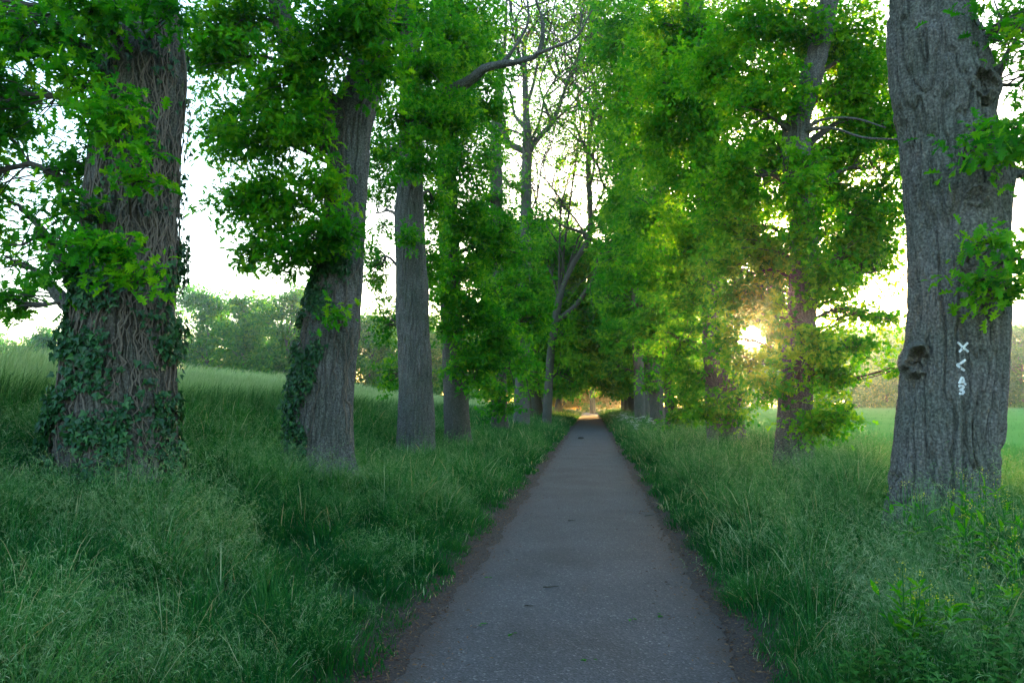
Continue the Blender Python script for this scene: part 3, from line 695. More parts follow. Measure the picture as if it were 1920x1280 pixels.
for nm, sts in {'painted_cross': [[(1795, 641), (1816, 660)], [(1815, 642), (1798, 660)]],
                'painted_chevron': [[(1811, 674), (1801, 681), (1795, 684), (1801, 689), (1809, 695)]],
                'painted_letter': [[(1804, 706), (1798, 719)], [(1804, 706), (1811, 722)], [(1799, 716), (1808, 716.5)]],
                'painted_digit': [[(1797, 724), (1803, 723), (1807, 725), (1804, 729), (1800, 730.5), (1804, 731.5), (1807, 735), (1804, 738), (1798, 737)]]}.items():
    g = Geo()
    for s_ in sts: stroke(g, s_, 4.6)
    if g.n: g.obj(nm, M_paint, tR1)

def knob(px, py, rx, ry, thick, Y, seed, ring=True):
    """a lumpy burl: a rolled rim round a folded centre"""
    p_, _ = hit(px, py)
    if p_ is None: p_ = at(px, py, Y)
    k = Y / F; u, v_ = np.meshgrid(np.linspace(0, 2 * np.pi, 90, endpoint=False), np.linspace(0, 1, 40))
    f_ = CAM - p_; f_[2] = 0; f_ /= np.linalg.norm(f_); rt = np.cross([0, 0, 1.0], f_)
    rad = v_ * (1 + 0.10 * noise(np.stack([np.cos(u) * 1.5, np.sin(u) * 1.5, u * 0 + seed], -1)))
    ca, sa = np.cos(u), np.sin(u); am = 1 + 1.1 * noise(np.stack([ca * 1.3 + seed, sa * 1.3, v_ * 1.5], -1)) + .35 * sa
    h = thick * am * (np.exp(-((v_ - .62 - .12 * noise(np.stack([ca * 2, sa * 2, u * 0 + seed * 3], -1))) / .2) ** 2) + 0.8 * np.exp(-((v_ * ca + .1) ** 2 + (v_ * sa + .25) ** 2) / .08)) * np.clip((1 - v_) / .3, 0, 1) ** .6
    h = np.where(v_ > .97, -0.06, h)
    wx = rt[None, None] * (np.cos(u) * rad * rx * k)[..., None] + np.array([0, 0, 1.0]) * (np.sin(u) * rad * ry * k)[..., None]
    P = p_ + wx
    nn = noise(P * 16 + seed) * 0.35 + noise(P * 40 + seed) * 0.15
    P = P + f_ * (h * (1 + nn))[..., None] - f_ * 0.01
    i_ = np.arange(u.size).reshape(u.shape); j = np.roll(i_, -1, 1)
    q_ = np.stack([i_[:-1], i_[1:], j[1:], j[:-1]], -1).reshape(-1, 4)
    return P.reshape(-1, 3), q_[:, ::-1]
g = Geo(); P, q = knob(1722, 678, 33, 40, .14, 7.3, 2.0); g.add(P, q=q); g.obj('burl', M_bark, tR1)
g = Geo(); P, q = knob(1832, 366, 26, 26, .035, 7.2, 7.0); g.add(P, q=q); g.obj('branch_scar', M_bark, tR1)
g = Geo(); P, q = knob(1846, 160, 26, 34, .10, 7.3, 9.0); g.add(P, q=q); g.obj('burl', M_barkd, tR1)

# ------------------------------------------------------------------ ivy
def ivy(trunk, label, pfun, n_, vines, size=0.075, origin=None):
    root = thing('ivy', origin, label, 'ivy', None)
    gl, gs = Geo(), Geo()
    th = rng.random(n_ * 3) * 2 * np.pi; z = trunk.gz - .05 + rng.random(n_ * 3) * 7.0
    P0 = trunk.surf(th, z)
    px, py = proj(P0)
    pr = pfun(px, py, th, z) * np.clip(.35 + 2.6 * (noise(P0 * 2.4 + 3) + .08), 0.04, 1.5)
    k = rng.random(len(th)) < pr
    th, z = th[k], z[k]
    off = 0.015 + 0.07 * rng.random(len(th)) ** 2 * (1 + noise(P0[k] * 1.5))
    P = trunk.surf(th, z, off)
    d = np.stack([np.cos(th), np.sin(th), th * 0], -1)
    add_leaves(gl, P, rng.normal(size=P.shape) * .45 + [0, 0, -1] + d * .3, d + rng.normal(size=P.shape) * .4 + [0, 0, .35], size * (.4 + .9 * rng.random(len(P))), np.clip(rng.normal(.4, .25, len(P)), 0, 1), 'ivy')
    for k_ in range(vines):
        a0 = rng.random() * 2 * np.pi if k_ % 3 else rng.uniform(3.6, 6.2)
        z0 = trunk.gz + rng.random() * 3.2 - .2; L = rng.uniform(.8, 3.2)
        zz_ = np.arange(z0, z0 + L, .06); aa = a0 + np.cumsum(rng.normal(size=len(zz_)) * .055) + .25 * np.sin(zz_ * rng.uniform(1, 3) + rng.random() * 6)
        if len(zz_) < 4: continue
        r_ = rng.uniform(.004, .012)
        Pv = trunk.surf(aa, zz_, r_ * .6 + .004)
        pxv, pyv = proj(Pv.mean(0))
        tube(gs, Pv, np.linspace(r_, r_ * .5, len(zz_)), 5)
    gs.obj('stems', M_vine, root); gl.obj('leaves', M_ivy, root, smooth=False)
    return root
def pf1(px, py, th, z):
    low = np.clip((py - 520) / 160, 0, 1)
    left = np.clip((222 - px) / 70, 0, 1) * np.clip((py - 300) / 200, 0.12, 1)
    right = np.clip((px - 300) / 25, 0, 1) * np.clip((py - 440) / 80, 0, 1)
    back = (np.sin(th) > .2) * .6 * np.clip((py - 420) / 100, 0, 1)
    return np.clip(0.06 + low * .45 + left * .9 + right * .9 + back, 0, 1) * np.where((px > 235) & (px < 290) & (py > 560), .35, 1)
ivy(L1, 'dark glossy ivy with tangled brown stems on the massive left-edge oak', pf1, 15000, 130, .07, (L1.pts[0, 0] - .3, 7.1 - .45, L1.gz))
def pf2(px, py, th, z):
    e = np.interp(py, [480, 560, 650, 720, 800], [660, 650, 612, 592, 580])
    return 1.5 * np.clip((e - px) / 30, 0, 1) * np.clip((py - 460) / 50, 0, 1)
ivy(L2, 'blue-green ivy climbing the left flank of the forked oak', pf2, 14000, 24, .075, (L2.pts[0, 0] - .3, 10.6 - .45, L2.gz))
# loose dangling vines right of the first trunk
for P_, lab in (([(340, 545), (352, 520), (350, 480), (356, 440), (350, 415), (338, 408)], 'hooked dead vine arching off the right side of the left-edge oak'),
           ([(345, 300), (352, 260), (357, 215), (352, 180)], 'short dry vine hugging the upper right edge of the left-edge oak')):
    g = Geo(); tube(g, catmull([at(x, y, 7.05) for x, y in P_], 30), np.linspace(.007, .003, 30), 6)
    o = g.obj('vine', M_vine, origin=at(*P_[0], 7.05)); tag(o, lab, 'vine')

# ------------------------------------------------------------------ generic oaks for the rest of the avenue and the far woods
def proto_tree(name, seed, H, crown_r, z_lo, trunk_r, leaf, nl, origin, label, group, tint=.5, kind='far', leafden=1.0, mat=None, lmat=None, sq=1.0):
    r_ = np.random.default_rng(seed)
    root = thing(name, origin, label, 'tree', group); O = np.array(origin, float)
    g = Geo()
    P = [O + [0, 0, -.4]] + [O + [r_.normal() * .25, r_.normal() * .25, H * f] for f in (.15, .35, .55, .75, .92)]
    tube(g, catmull(P, 26), np.interp(np.linspace(0, 1, 26), [0, .08, .5, 1], [trunk_r * 1.35, trunk_r, trunk_r * .62, trunk_r * .15]), 18, bark=.02)
    gb, gl = g, Geo()
    for k in range(nl):
        f = (k + r_.random()) / nl
        zc = z_lo + (H - z_lo) * f
        rr_ = crown_r * math.sqrt(max(.12, 1 - abs(f * 1.5 - .75) ** 2)) * r_.uniform(.35, .9); an = r_.random() * 6.283
        c = O + [math.cos(an) * rr_, math.sin(an) * rr_, zc]
        R_ = crown_r * r_.uniform(.30, .5)
        fill_lobe(gl, c, np.array([R_, R_, R_ * .75]), int(leafden * 5.0 * math.pi * R_ * R_ * .8 / (.36 * leaf * leaf)), leaf, kind, tint + r_.normal() * .1, cone=False)
        tr = catmull(P, 40); a = tr[np.argmin(abs(tr[:, 2] - (zc - .35 * rr_)))]
        limb_to(gb, a, c, .10, .03, nr=5, n_=7)
    g.obj('trunk', mat or M_barkd, root); gl.obj('crown', lmat or M_oak, root, smooth=False)
    return root
GRP_L, GRP_R = 'distant oaks closing the left row', 'distant oaks closing the right row'
y0s = [53, 60, 67]
pl = [proto_tree('oak_tree', 20 + k, [13.5, 15, 14][k], 4.3, 2.9, .42, .30, 36, (-4.4, y0s[k], float(gz(-4.4, y0s[k]))), 'distant oak of the left row, where the avenue narrows to the path end', GRP_L, tint=.68) for k in range(3)]  # raised leaf tint stands in for haze brightening the distant oaks
k = 0
for y in np.arange(74, 106, 6.5):
    o = dup(pl[k % 3], (-4.2 + rng.normal() * .3, y, float(gz(-4.2, y))), rng.random() * 6.28, rng.uniform(.9, 1.1)); k += 1
for y in np.arange(52, 106, 6.0):
    o = dup(pl[(k + 1) % 3], (4.3 + rng.normal() * .3, y, float(gz(4.3, y))), rng.random() * 6.28, rng.uniform(.9, 1.15), 'distant oak of the right row, where the avenue narrows to the path end', GRP_R); k += 1

# far woods left and right of the fields
pf = [proto_tree('woodland_tree', 40 + k, [16, 18, 17][k], 4.6, 1.0, .3, .55, 34, [(-52, 108, .9), (-60, 112, .9), (-44, 106, .9)][k], 'tall hazy tree of the far wood beyond the barley', 'trees of the far left wood', tint=.45, leafden=1.2) for k in range(3)]
LW = 'tall hazy tree of the far wood beyond the barley'
k = 0
for x in np.arange(-150, -18, 6.2):
    if -64 < x < -41: continue
    sc_ = np.interp(x, [-150, -70, -50, -30, -18], [.55, .75, .98, .85, .8])
    y = 110 + rng.normal() * 2 + max(0, -70 - x) * .3
    dup(pf[k % 3], (x, y, .7), rng.random() * 6.28, sc_ * rng.uniform(.92, 1.06), LW, 'trees of the far left wood'); k += 1
for x in np.arange(-140, -22, 8.0):
    dup(pf[k % 3], (x, 124 + rng.normal() * 2, .5), rng.random() * 6.28, np.interp(x, [-150, -70, -50, -30], [.5, .7, .95, .85]) * rng.uniform(.9, 1.05), LW, 'trees of the far left wood'); k += 1
RW = 'hazy blue-green tree of the distant wood across the wheat field'
for row in (0, 1):
    for m_ in range(-9, 34):
        deg = math.degrees(SUN_AZ) + m_ * 1.95 + (-.85 if m_ < 0 else (.85 if m_ > 0 else 0)) * (row == 0) + row * 1.0
        if deg > 48 or deg < 8.5: continue
        low = row == 1 and abs(deg - math.degrees(SUN_AZ)) < 2.6
        y = 168 + row * 10 + rng.normal() * 1.5; x = CAM[0] + y * math.tan(R(deg))
        dup(pf[k % 3 if (m_ or row) and not low else 0], (x, y, .2), rng.random() * 6.28, (rng.uniform(.90, 1.03) * (1 + .05 * row) if (m_ or row) and not low else .86), RW, 'trees of the far right wood'); k += 1
pt = Trunk([(1110, 600, 9), (1109, 690, 9), (1111, 752, 11)], 112, extra_top=[(0, 0, 18, .15)])
make_tree('oak_tree', 'dark tree standing over the bush where the path ends', pt, [(1108, 660, 34, 30, 0), (1090, 640, 26, 30, 0), (1130, 640, 30, 30, 0), (1110, 600, 40, 30, 0)], 112, mat=M_barkd, nr=24, dz=.3, depth=.02, tint=.4)
# trees at the end of the path, low sunlight put into their gold leaf colour
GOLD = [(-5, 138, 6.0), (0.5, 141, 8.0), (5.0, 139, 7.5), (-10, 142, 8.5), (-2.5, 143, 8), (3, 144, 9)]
pg = proto_tree('hedge_tree', 61, 8, 3.2, 1.0, .2, .4, 30, (-5, 138, .2), 'small tree coloured sunlit gold behind the dark bush at the path end', 'golden trees at the path end', tint=.6, lmat=M_gold, leafden=1.0)
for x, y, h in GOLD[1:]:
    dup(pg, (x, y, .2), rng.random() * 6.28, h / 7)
for x in (-28, -21, -14, -7, -1):
    dup(pf[k % 3], (x, 178, .2), rng.random() * 6.28, .95, 'tall tree behind the golden trees that close the view along the path', 'trees behind the path end'); k += 1
g = Geo(); gb_ = Geo()
root = thing('bush', (0.2, 121.5, .1), 'low dark green bush closing the far end of the path', 'bush')
for k_ in range(5):
    c = np.array([.2 + (k_ - 2) * .75, 121.8, .8])
    fill_lobe(g, c, np.array([.8, .7, .9]), 700, .16, 'far', .3, cone=False)
    limb_to(gb_, np.array([.2, 121.5, 0]), c, .03, .01)
g.obj('leaves', M_oak, root, smooth=False); gb_.obj('stems', M_twig, root)

# ------------------------------------------------------------------ grass
def blades(geo, P, H, W, ldir, lean, tint, tip=None, face=None):
    n_ = len(P)
    if n_ == 0: return
    ts = np.array([0, .4, .75, 1.0]); wd = np.array([.8, 1.0, .6, 0])
    ph = face if face is not None else rng.random(n_) * 2 * np.pi
    sd_ = np.stack([np.cos(ph), np.sin(ph), ph * 0], -1)
    L3 = np.concatenate([ldir, np.zeros((n_, 1))], -1)
    V = []
    for t_, w_ in zip(ts, wd):
        c = P + L3 * (H * lean * t_ ** 2)[:, None] + np.array([0, 0, 1.0]) * (H * (t_ - .42 * lean * t_ ** 2.2))[:, None]
        if w_ > 0:
            V += [c - sd_ * (W * w_ / 2)[:, None], c + sd_ * (W * w_ / 2)[:, None]]
        else: V += [c]
    V = np.stack(V, 1)
    b = (np.arange(n_) * 7)[:, None]
    Q = np.concatenate([b + [0, 1, 3, 2], b + [2, 3, 5, 4]]); T = b + [4, 5, 6]
    if tip is None: a = np.repeat(tint, 7)
    else: a = (tint[:, None] * (1 - np.array([0, 0, .4, .4, .8, .8, 1])) + tip[:, None] * np.array([0, 0, .4, .4, .8, .8, 1])).ravel()
    geo.add(V.reshape(-1, 3), q=Q, t=T, a=a)

def sample(x0, x1, y0, y1, dens):
    n_ = int((x1 - x0) * (y1 - y0) * dens)
    return rng.uniform(x0, x1, n_), rng.uniform(y0, y1, n_)

def panicles(geo, P, H, W, ldir, lean, k, spread, slen, tint):
    """open feathery seed heads on bent stems"""
    n_ = len(P)
    if n_ == 0: return
    L3 = np.concatenate([ldir, np.zeros((n_, 1))], -1)
    blades(geo, P, H, W * .55, ldir, lean, np.clip(tint - .15, 0, 1), tip=tint)
    t_ = rng.uniform(.68, 1.0, (n_, k))
    c = P[:, None] + L3[:, None] * ((H * lean)[:, None] * t_ ** 2)[..., None] + np.array([0, 0, 1.0]) * (H[:, None] * (t_ - .42 * lean[:, None] * t_ ** 2.2))[..., None]
    d = unit(rng.normal(size=(n_, k, 3)) * spread + [0, 0, .35] + L3[:, None] * (.5 * lean[:, None, None]))
    ln = slen * (H[:, None] ** .5) * rng.uniform(.5, 1.2, (n_, k)) * (1.35 - t_)
    s_ = unit(np.cross(d, rng.normal(size=(n_, k, 3)))) * (W[:, None, None] * .6)
    e = c + d * ln[..., None] + np.array([0, 0, -.25]) * ln[..., None]
    V = np.stack([c, c + d * ln[..., None] * .7 + s_, e, c + d * ln[..., None] * .7 - s_], 2).reshape(-1, 3)
    b = (np.arange(n_ * k) * 4)[:, None]
    geo.add(V, q=b + [0, 1, 2, 3], a=np.repeat(np.clip(tint[:, None] + rng.normal(size=(n_, k)) * .05, 0, 1).ravel(), 4))

TRK = [L1, L2, L3, L4, L5, L6, R1, R2, R3, R4, R5]
def off_trunk(x, y):
    k = np.ones(len(x), bool)
    for t in TRK:
        c = t.c(t.gz + .1); k &= np.hypot(x - c[0], y - c[1]) > t.r(t.gz + .2) * .95
    return k

def verge(side, name, label):
    g = Geo()
    x_in = 1.19
    bands = [(2.3, 6, 3900, .0042), (6, 10, 2600, .0052), (10, 16, 1300, .0075), (16, 26, 620, .012), (26, 45, 260, .019), (45, 80, 90, .034), (80, 122, 40, .05)]
    for (ya, yb, dens, w_) in bands:
        xo = 6.7 if side < 0 else 5.6
        if ya < 6: xo = min(xo, 5.5 if side < 0 else 4.6)
        x, y = sample(x_in - .12, xo, ya, yb, dens)
        edge = x_in + .16 * noise2(y, y * 0, .9, 40 + side) + .10 * noise2(y, y * 0, 3.7, 50 + side) + .07 * noise2(y, y * 0, 11, 60)
        # most blades belong to tufts that splay outwards from their own centre
        nc = int((xo - x_in) * (yb - ya) * (9 if yb <= 16 else 4))
        cx, cy = rng.uniform(x_in + .1, xo, nc), rng.uniform(ya, yb, nc); ch = rng.uniform(.75, 1.5, nc); ct = rng.normal(size=nc) * .12
        tuft = rng.random(len(x)) < .5
        ci = rng.integers(0, nc, len(x)); sg = (.07 if yb <= 16 else .14) * ch[ci]
        ox, oy = rng.normal(size=len(x)) * sg, rng.normal(size=len(x)) * sg
        x = np.where(tuft, cx[ci] + ox, x); y = np.where(tuft, cy[ci] + oy, y)
        oxy = np.stack([side * ox, oy], -1) / (sg[:, None] + 1e-6)
        edge = x_in + .16 * noise2(y, y * 0, .9, 40 + side) + .10 * noise2(y, y * 0, 3.7, 50 + side) + .07 * noise2(y, y * 0, 11, 60)
        k = (x > edge - .03) & off_trunk(side * x, y)
        # keep those in view, with a margin for a step to the side
        px, _ = proj(np.stack([side * x, y, y * 0 + .5], -1)); k &= (px > -350) & (px < 2270)
        x, y, edge = x[k], y[k], edge[k]; tuft, ci, oxy = tuft[k], ci[k], oxy[k]
        xs = side * x
        P = np.stack([xs, y, gz(xs, y) - .01], -1)
        n1 = noise2(xs, y, .7, 11); n2 = noise2(xs, y, 2.1, 21); n3 = noise2(xs, y, .35, 31); n4 = noise2(xs, y, 5.0, 77)
        up_ = np.clip((x - edge) / .75, 0, 1)
        H = (.10 + .34 * up_ ** .7) * (1 + .40 * n1 + .25 * n2 + .25 * n4) * rng.uniform(.6, 1.25, len(x))
        H *= 1.12 if side > 0 else .86
        for t_ in TRK:
            c_ = t_.c(t_.gz + .1); dd_ = np.hypot(xs - c_[0], y - c_[1]) - t_.r(t_.gz + .2); H *= 1 - .45 * np.exp(-(np.clip(dd_, 0, 9) / .45) ** 2)
        H *= np.where(y < 6, .9, 1.0)
        hol = np.clip((noise2(xs, y, 1.5, 91) - .12) / .2, 0, 1)
        H = H * np.where(tuft, ch[ci], .72) * (1 - .45 * hol)
        H = np.clip(H, .05, .85)
        an = 2 * np.pi * noise2(xs, y, .55, 71) * 1.2 + rng.normal(size=len(x)) * .9 + (0 if side < 0 else np.pi)
        ld = np.stack([np.cos(an), np.sin(an)], -1)
        ld = np.where(tuft[:, None], unit(oxy + .45 * ld), ld)
        lean = np.clip(.50 + .35 * n2 + rng.normal(size=len(x)) * .22, .05, 1.05)
        W = w_ * rng.uniform(.6, 1.5, len(x)) * (1 + .5 * (n1 > .15)) * np.where(rng.random(len(x)) < .04, 2.0, 1)
        tint = np.clip(.26 + .20 * n3 + .14 * n1 + .12 * n4 + rng.normal(size=len(x)) * .09 + np.where(tuft, ct[ci], 0), 0, .62)
        kind = rng.random(len(x))
        dead = (kind > .965 - .30 * np.clip((noise2(xs, y, .9, 123) - .18) / .15, 0, 1) * np.exp(-np.clip(x - edge, 0, 9) / 1.3) - .04 * (n1 > .1))
        tint = np.where(dead & (rng.random(len(x)) < .6), rng.uniform(.82, 1, len(x)), tint)
        seedp = np.clip(.27 + .9 * n2 + .7 * n1, .01, .8) * up_ + (.16 * np.clip((x - edge - .25) / .5, 0, 1) if side > 0 else 0)
        sd_ = rng.random(len(x)) < seedp * .62
        b_ = ~sd_
        blades(g, P[b_], H[b_], W[b_], ld[b_], lean[b_], tint[b_])
        kk = 7 if yb <= 10 else (4 if yb <= 26 else 2)
        ii_ = np.where(sd_)[0]
        tt = np.clip(rng.normal(.70, .07, len(ii_)) + .10 * n3[ii_], .5, .96)
        panicles(g, P[ii_], H[ii_] * 1.28 + .04, np.full(len(ii_), w_ * (.62 if yb > 10 else .55)), ld[ii_], lean[ii_] * 1.05, kk, .75, .13, tt)
    o = g.obj(name, M_grass, smooth=True)
    return tag(o, label, 'grass', kind='stuff')
verge(-1, 'verge_grass', 'tall feathery uncut grass covering the bank left of the path')
verge(1, 'verge_grass', 'tall feathery uncut grass covering the verge right of the path')

# barley on the high field at the left
g = Geo()
for (ya, yb, xa, xb, dens, w_) in [(3, 12, 6.7, 9.6, 700, .010), (12, 22, 6.7, 10, 420, .014), (22, 40, 6.9, 12, 150, .022), (40, 110, 6.9, 16, 22, .05), (4, 40, 9.6, 30, 16, .06)]:
    x, y = sample(xa, xb, ya, yb, dens); xs = -x
    P = np.stack([xs, y, gz(xs, y)], -1)
    nn = noise2(xs, y, .8, 5)
    H = .82 * (1 + .10 * nn) * rng.uniform(.85, 1.1, len(x))
    an = rng.normal(size=len(x)) * .6 + .4 + 1.2 * noise2(xs, y, .3, 8)
    ld = np.stack([np.cos(an), np.sin(an)], -1); lean = np.clip(rng.normal(.16, .08, len(x)), 0, .5)
    low = rng.random(len(x)) < .55
    blades(g, P[low], H[low] * rng.uniform(.5, .9, low.sum()), np.full(low.sum(), w_ * 1.2), ld[low], lean[low] * 2.5, np.clip(rng.normal(.08, .08, low.sum()), 0, 1))
    hi = ~low
    blades(g, P[hi], H[hi] * 1.05, np.full(hi.sum(), w_ * .5), ld[hi], lean[hi], np.clip(rng.normal(.3, .1, hi.sum()), 0, 1), tip=np.clip(rng.normal(.95, .08, hi.sum()), 0, 1))
    # bearded ears: a fan of long awns from each stem top
    n_ = hi.sum(); L3 = np.concatenate([ld[hi], np.zeros((n_, 1))], -1)
    top = P[hi] + L3 * (H[hi] * lean[hi])[:, None] * .9 + np.array([0, 0, 1.0]) * (H[hi] * (1 - .42 * lean[hi]) * .93)[:, None]
    for a_ in range(4):
        an2 = an[hi] + rng.normal(size=n_) * .5
        blades(g, top, np.full(n_, .17), np.full(n_, w_ * .42), np.stack([np.cos(an2), np.sin(an2)], -1), np.clip(rng.normal(.55, .2, n_), .1, 1), np.clip(rng.normal(.85, .1, n_), 0, 1))
tag(g.obj('barley', M_barley), 'tall bearded barley standing on the raised field at the left', 'barley', kind='stuff')

# wheat field at the right
g = Geo()
for (ya, yb, xa, xb, dens, w_) in [(5, 12, 5.5, 11, 420, .011), (12, 22, 5.5, 20, 170, .018), (22, 45, 5.5, 40, 42, .035), (45, 100, 5.5, 80, 8, .09), (100, 166, 5.5, 120, 2.2, .2)]:
    x, y = sample(xa, xb, ya, yb, dens)
    px, _ = proj(np.stack([x, y, y * 0 + .5], -1)); k = (px < 2300)
    x, y = x[k], y[k]
    P = np.stack([x, y, gz(x, y)], -1)
    H = .52 * (1 + .12 * noise2(x, y, .5, 5)) * rng.uniform(.8, 1.1, len(x))
    H *= np.clip((x - 5.0) / 1.2, .5, 1)
    an = rng.random(len(x)) * 6.28
    blades(g, P, H, np.full(len(x), w_) * rng.uniform(.7, 1.3, len(x)), np.stack([np.cos(an), np.sin(an)], -1), np.clip(rng.normal(.4, .2, len(x)), 0, 1), np.clip(.5 + .2 * noise2(x, y, .2, 9) + rng.normal(size=len(x)) * .15, 0, 1))
tag(g.obj('wheat', M_wheat), 'bright green young wheat in the field right of the avenue', 'wheat', kind='stuff')
# the crop as a closed canopy farther out, seen edge-on
m = foliage('crop_canopy', [(0, (0.09, 0.28, 0.06)), (1, (0.14, 0.37, 0.09))], [(0, (0.06, 0.3, 0.05)), (1, (0.1, 0.35, 0.06))], trans=.2, rough=1.0, spec=0.0)
X, Yg = np.meshgrid(axis([(9, 40, 40), (40, 200, 30)]), axis([(14, 60, 60), (60, 166, 50)]))
Z = gz(X, Yg) + .40 + .05 * noise2(X, Yg, .8, 4) + .02 * noise2(X, Yg, 4, 4) - .45 * np.clip(1 - (X - 9) / 3, 0, 1) - .45 * np.clip(1 - (Yg - 14) / 4, 0, 1)
ii = np.arange(X.size).reshape(X.shape)
g = Geo(); g.add(np.stack([X, Yg, Z], -1).reshape(-1, 3), q=np.stack([ii[:-1, :-1], ii[:-1, 1:], ii[1:, 1:], ii[1:, :-1]], -1).reshape(-1, 4), a=np.clip(.5 + .5 * noise2(X, Yg, .25, 6), 0, 1).ravel())
tag(g.obj('wheat_canopy', m), 'dense top of the wheat field stretching to the distant wood', 'wheat', kind='stuff')

# ------------------------------------------------------------------ leaf litter along the path edges
m = foliage('dead_leaves', [(0, (0.03, 0.015, 0.008)), (.6, (0.09, 0.045, 0.022)), (1, (0.20, 0.12, 0.06))], [(0, (.05, .02, .01)), (1, (.15, .08, .03))], trans=.1)
g = Geo()
n_ = 15000
y = 2.6 + 34 * rng.random(n_) ** 1.8; s_ = np.where(rng.random(n_) < .5, -1, 1)
x = s_ * (1.14 + rng.normal(size=n_) * np.where(rng.random(n_) < .25, .34, .12))
P = np.stack([x, y, np.maximum(gz(x, y) + .008, .022)], -1)
add_leaves(g, P, rng.normal(size=P.shape) * [1, 1, .15], rng.normal(size=P.shape) * .3 + [0, 0, 1], rng.uniform(.012, .045, n_), rng.random(n_), 'lance')
tag(g.obj('leaf_litter', m, smooth=False), 'brown crumbled leaf litter and soil lining both path edges', 'leaf litter', kind='stuff')

# green leaves, twigs and a clod lying on the path
def on_path(px, py):
    d = ray(px, py); t_ = (0.03 - CAM[2]) / d[2]; p_ = CAM + d * t_; return p_
first = None
for (px, py, lab) in [(918, 1081, 'small green leaf on the path, nearest its left edge halfway down'), (907, 1171, 'green leaf on asphalt below and left of the path middle'), (1183, 1160, 'larger green leaf on the right half of the path'), (1098, 1238, 'green leaf lowest on the asphalt, near the bottom of the photo'), (963, 1188, 'green leaf on asphalt just right of the left pair'), (1236, 1153, 'tiny green leaf right of the larger one')]:
    p_ = on_path(px, py); g = Geo()
    add_leaves(g, np.array([[0, 0, 0.0]]) + rng.normal(size=(3, 3)) * [.02, .02, .002], rng.normal(size=(3, 3)) * [1, 1, .05], np.array([[.1, .1, 1.0]] * 3), np.array([.045, .04, .03]), np.array([.3, .2, .1]), 'oak')
    g.v = [q_ + p_ for q_ in g.v]
    tag(g.obj('fallen_leaf', M_oak, smooth=False, origin=p_), lab, 'leaf', 'green leaves fallen on the path')
for (px, py, a_, L, lab) in [(1033, 1100, 1.2, .07, 'straight dark twig lying crosswise on the path centre'), (1072, 976, .3, .05, 'short dark twig on the path beyond the crosswise one'), (992, 1136, .4, .03, 'stubby twig on the path nearest the camera'), (1218, 966, 2.6, .10, 'crooked twig at the right edge of the path')]:
    p_ = on_path(px, py); g = Geo(); d = np.array([math.cos(a_ * .3), math.sin(a_ * .3), 0])
    P = catmull([p_ - d * L, p_ + rng.normal(size=3) * [.01, .01, 0], p_ + d * L * .5 + rng.normal(size=3) * [.012, .012, 0], p_ + d * L], 12)
    tube(g, P + [0, 0, .006], np.linspace(.006, .003, 12), 6)
    tag(g.obj('twig', M_twig, origin=p_), lab, 'twig', 'twigs dropped on the path')
p_ = on_path(1089, 822); g = Geo()
tt, pp = np.meshgrid(np.linspace(0, 2 * np.pi, 16, endpoint=False), np.linspace(.05, np.pi - .05, 9))
S = np.stack([np.sin(pp) * np.cos(tt) * .13, np.sin(pp) * np.sin(tt) * .1, np.cos(pp) * .05], -1); S *= (1 + .4 * noise(S * 14)[..., None])
i_ = np.arange(tt.size).reshape(tt.shape); j = np.roll(i_, -1, 1)
g.add(S.reshape(-1, 3) + p_ + [0, 0, .03], q=np.stack([i_[:-1], i_[1:], j[1:], j[:-1]], -1).reshape(-1, 4))
tag(g.obj('clod', M_twig, origin=p_), 'dark clod of earth far down the middle of the path', 'clod')

# ------------------------------------------------------------------ flowering weeds
M_yel = foliage('yellow_petals', [(0, (.45, .42, .03)), (1, (.65, .6, .05))], [(0, (.5, .5, .05)), (1, (.6, .6, .05))])
M_white = foliage('white_petals', [(0, (.25, .34, .24)), (1, (.5, .56, .5))], [(0, (.5, .5, .5)), (1, (.7, .7, .7))])
def mustard(px, py, Y, H, seed, label):
    r_ = np.random.default_rng(seed)
    p_ = at(px, py, Y); base = np.array([p_[0], Y, float(gz(p_[0], Y))])
    H = max(.35, p_[2] - base[2])
    root = thing('mustard_plant', base, label, 'wild flower', 'yellow-flowered weeds on the right verge')
    gs, gl, gf = Geo(), Geo(), Geo()
    for b_ in range(5):
        a_ = r_.random() * 6.28; sp = r_.uniform(.02, .12) * (b_ > 0)
        tip = base + [math.cos(a_) * sp * 1.5, math.sin(a_) * sp * 1.5, H * r_.uniform(.8, 1.0) if b_ else H]
        st = base + [0, 0, 0 if b_ == 0 else H * r_.uniform(.3, .6)]
        P = catmull([st, (st + tip) / 2 + [math.cos(a_) * sp * .5, math.sin(a_) * sp * .5, 0], tip], 10)
        tube(gs, P, np.linspace(.004, .002, 10), 5)
        n_ = 7; k = r_.integers(1, 8, n_)
        add_leaves(gl, P[k], r_.normal(size=(n_, 3)) * [.8, .8, .2] + [0, 0, .5], r_.normal(size=(n_, 3)) * .3 + [0, 0, 1], r_.uniform(.05, .13, n_), r_.uniform(.3, .8, n_), 'lance')
        n_ = 12
        Pf = tip + r_.normal(size=(n_, 3)) * [.012, .012, .02] - [0, 0, .01]
        add_leaves(gf, Pf, r_.normal(size=(n_, 3)) + [0, 0, .4], r_.normal(size=(n_, 3)) + [0, 0, .6], r_.uniform(.006, .013, n_), r_.random(n_), 'far')
    gs.obj('stem', M_grass, root); gl.obj('leaves', M_oak, root, smooth=False); gf.obj('flowers', M_yel, root, smooth=False)
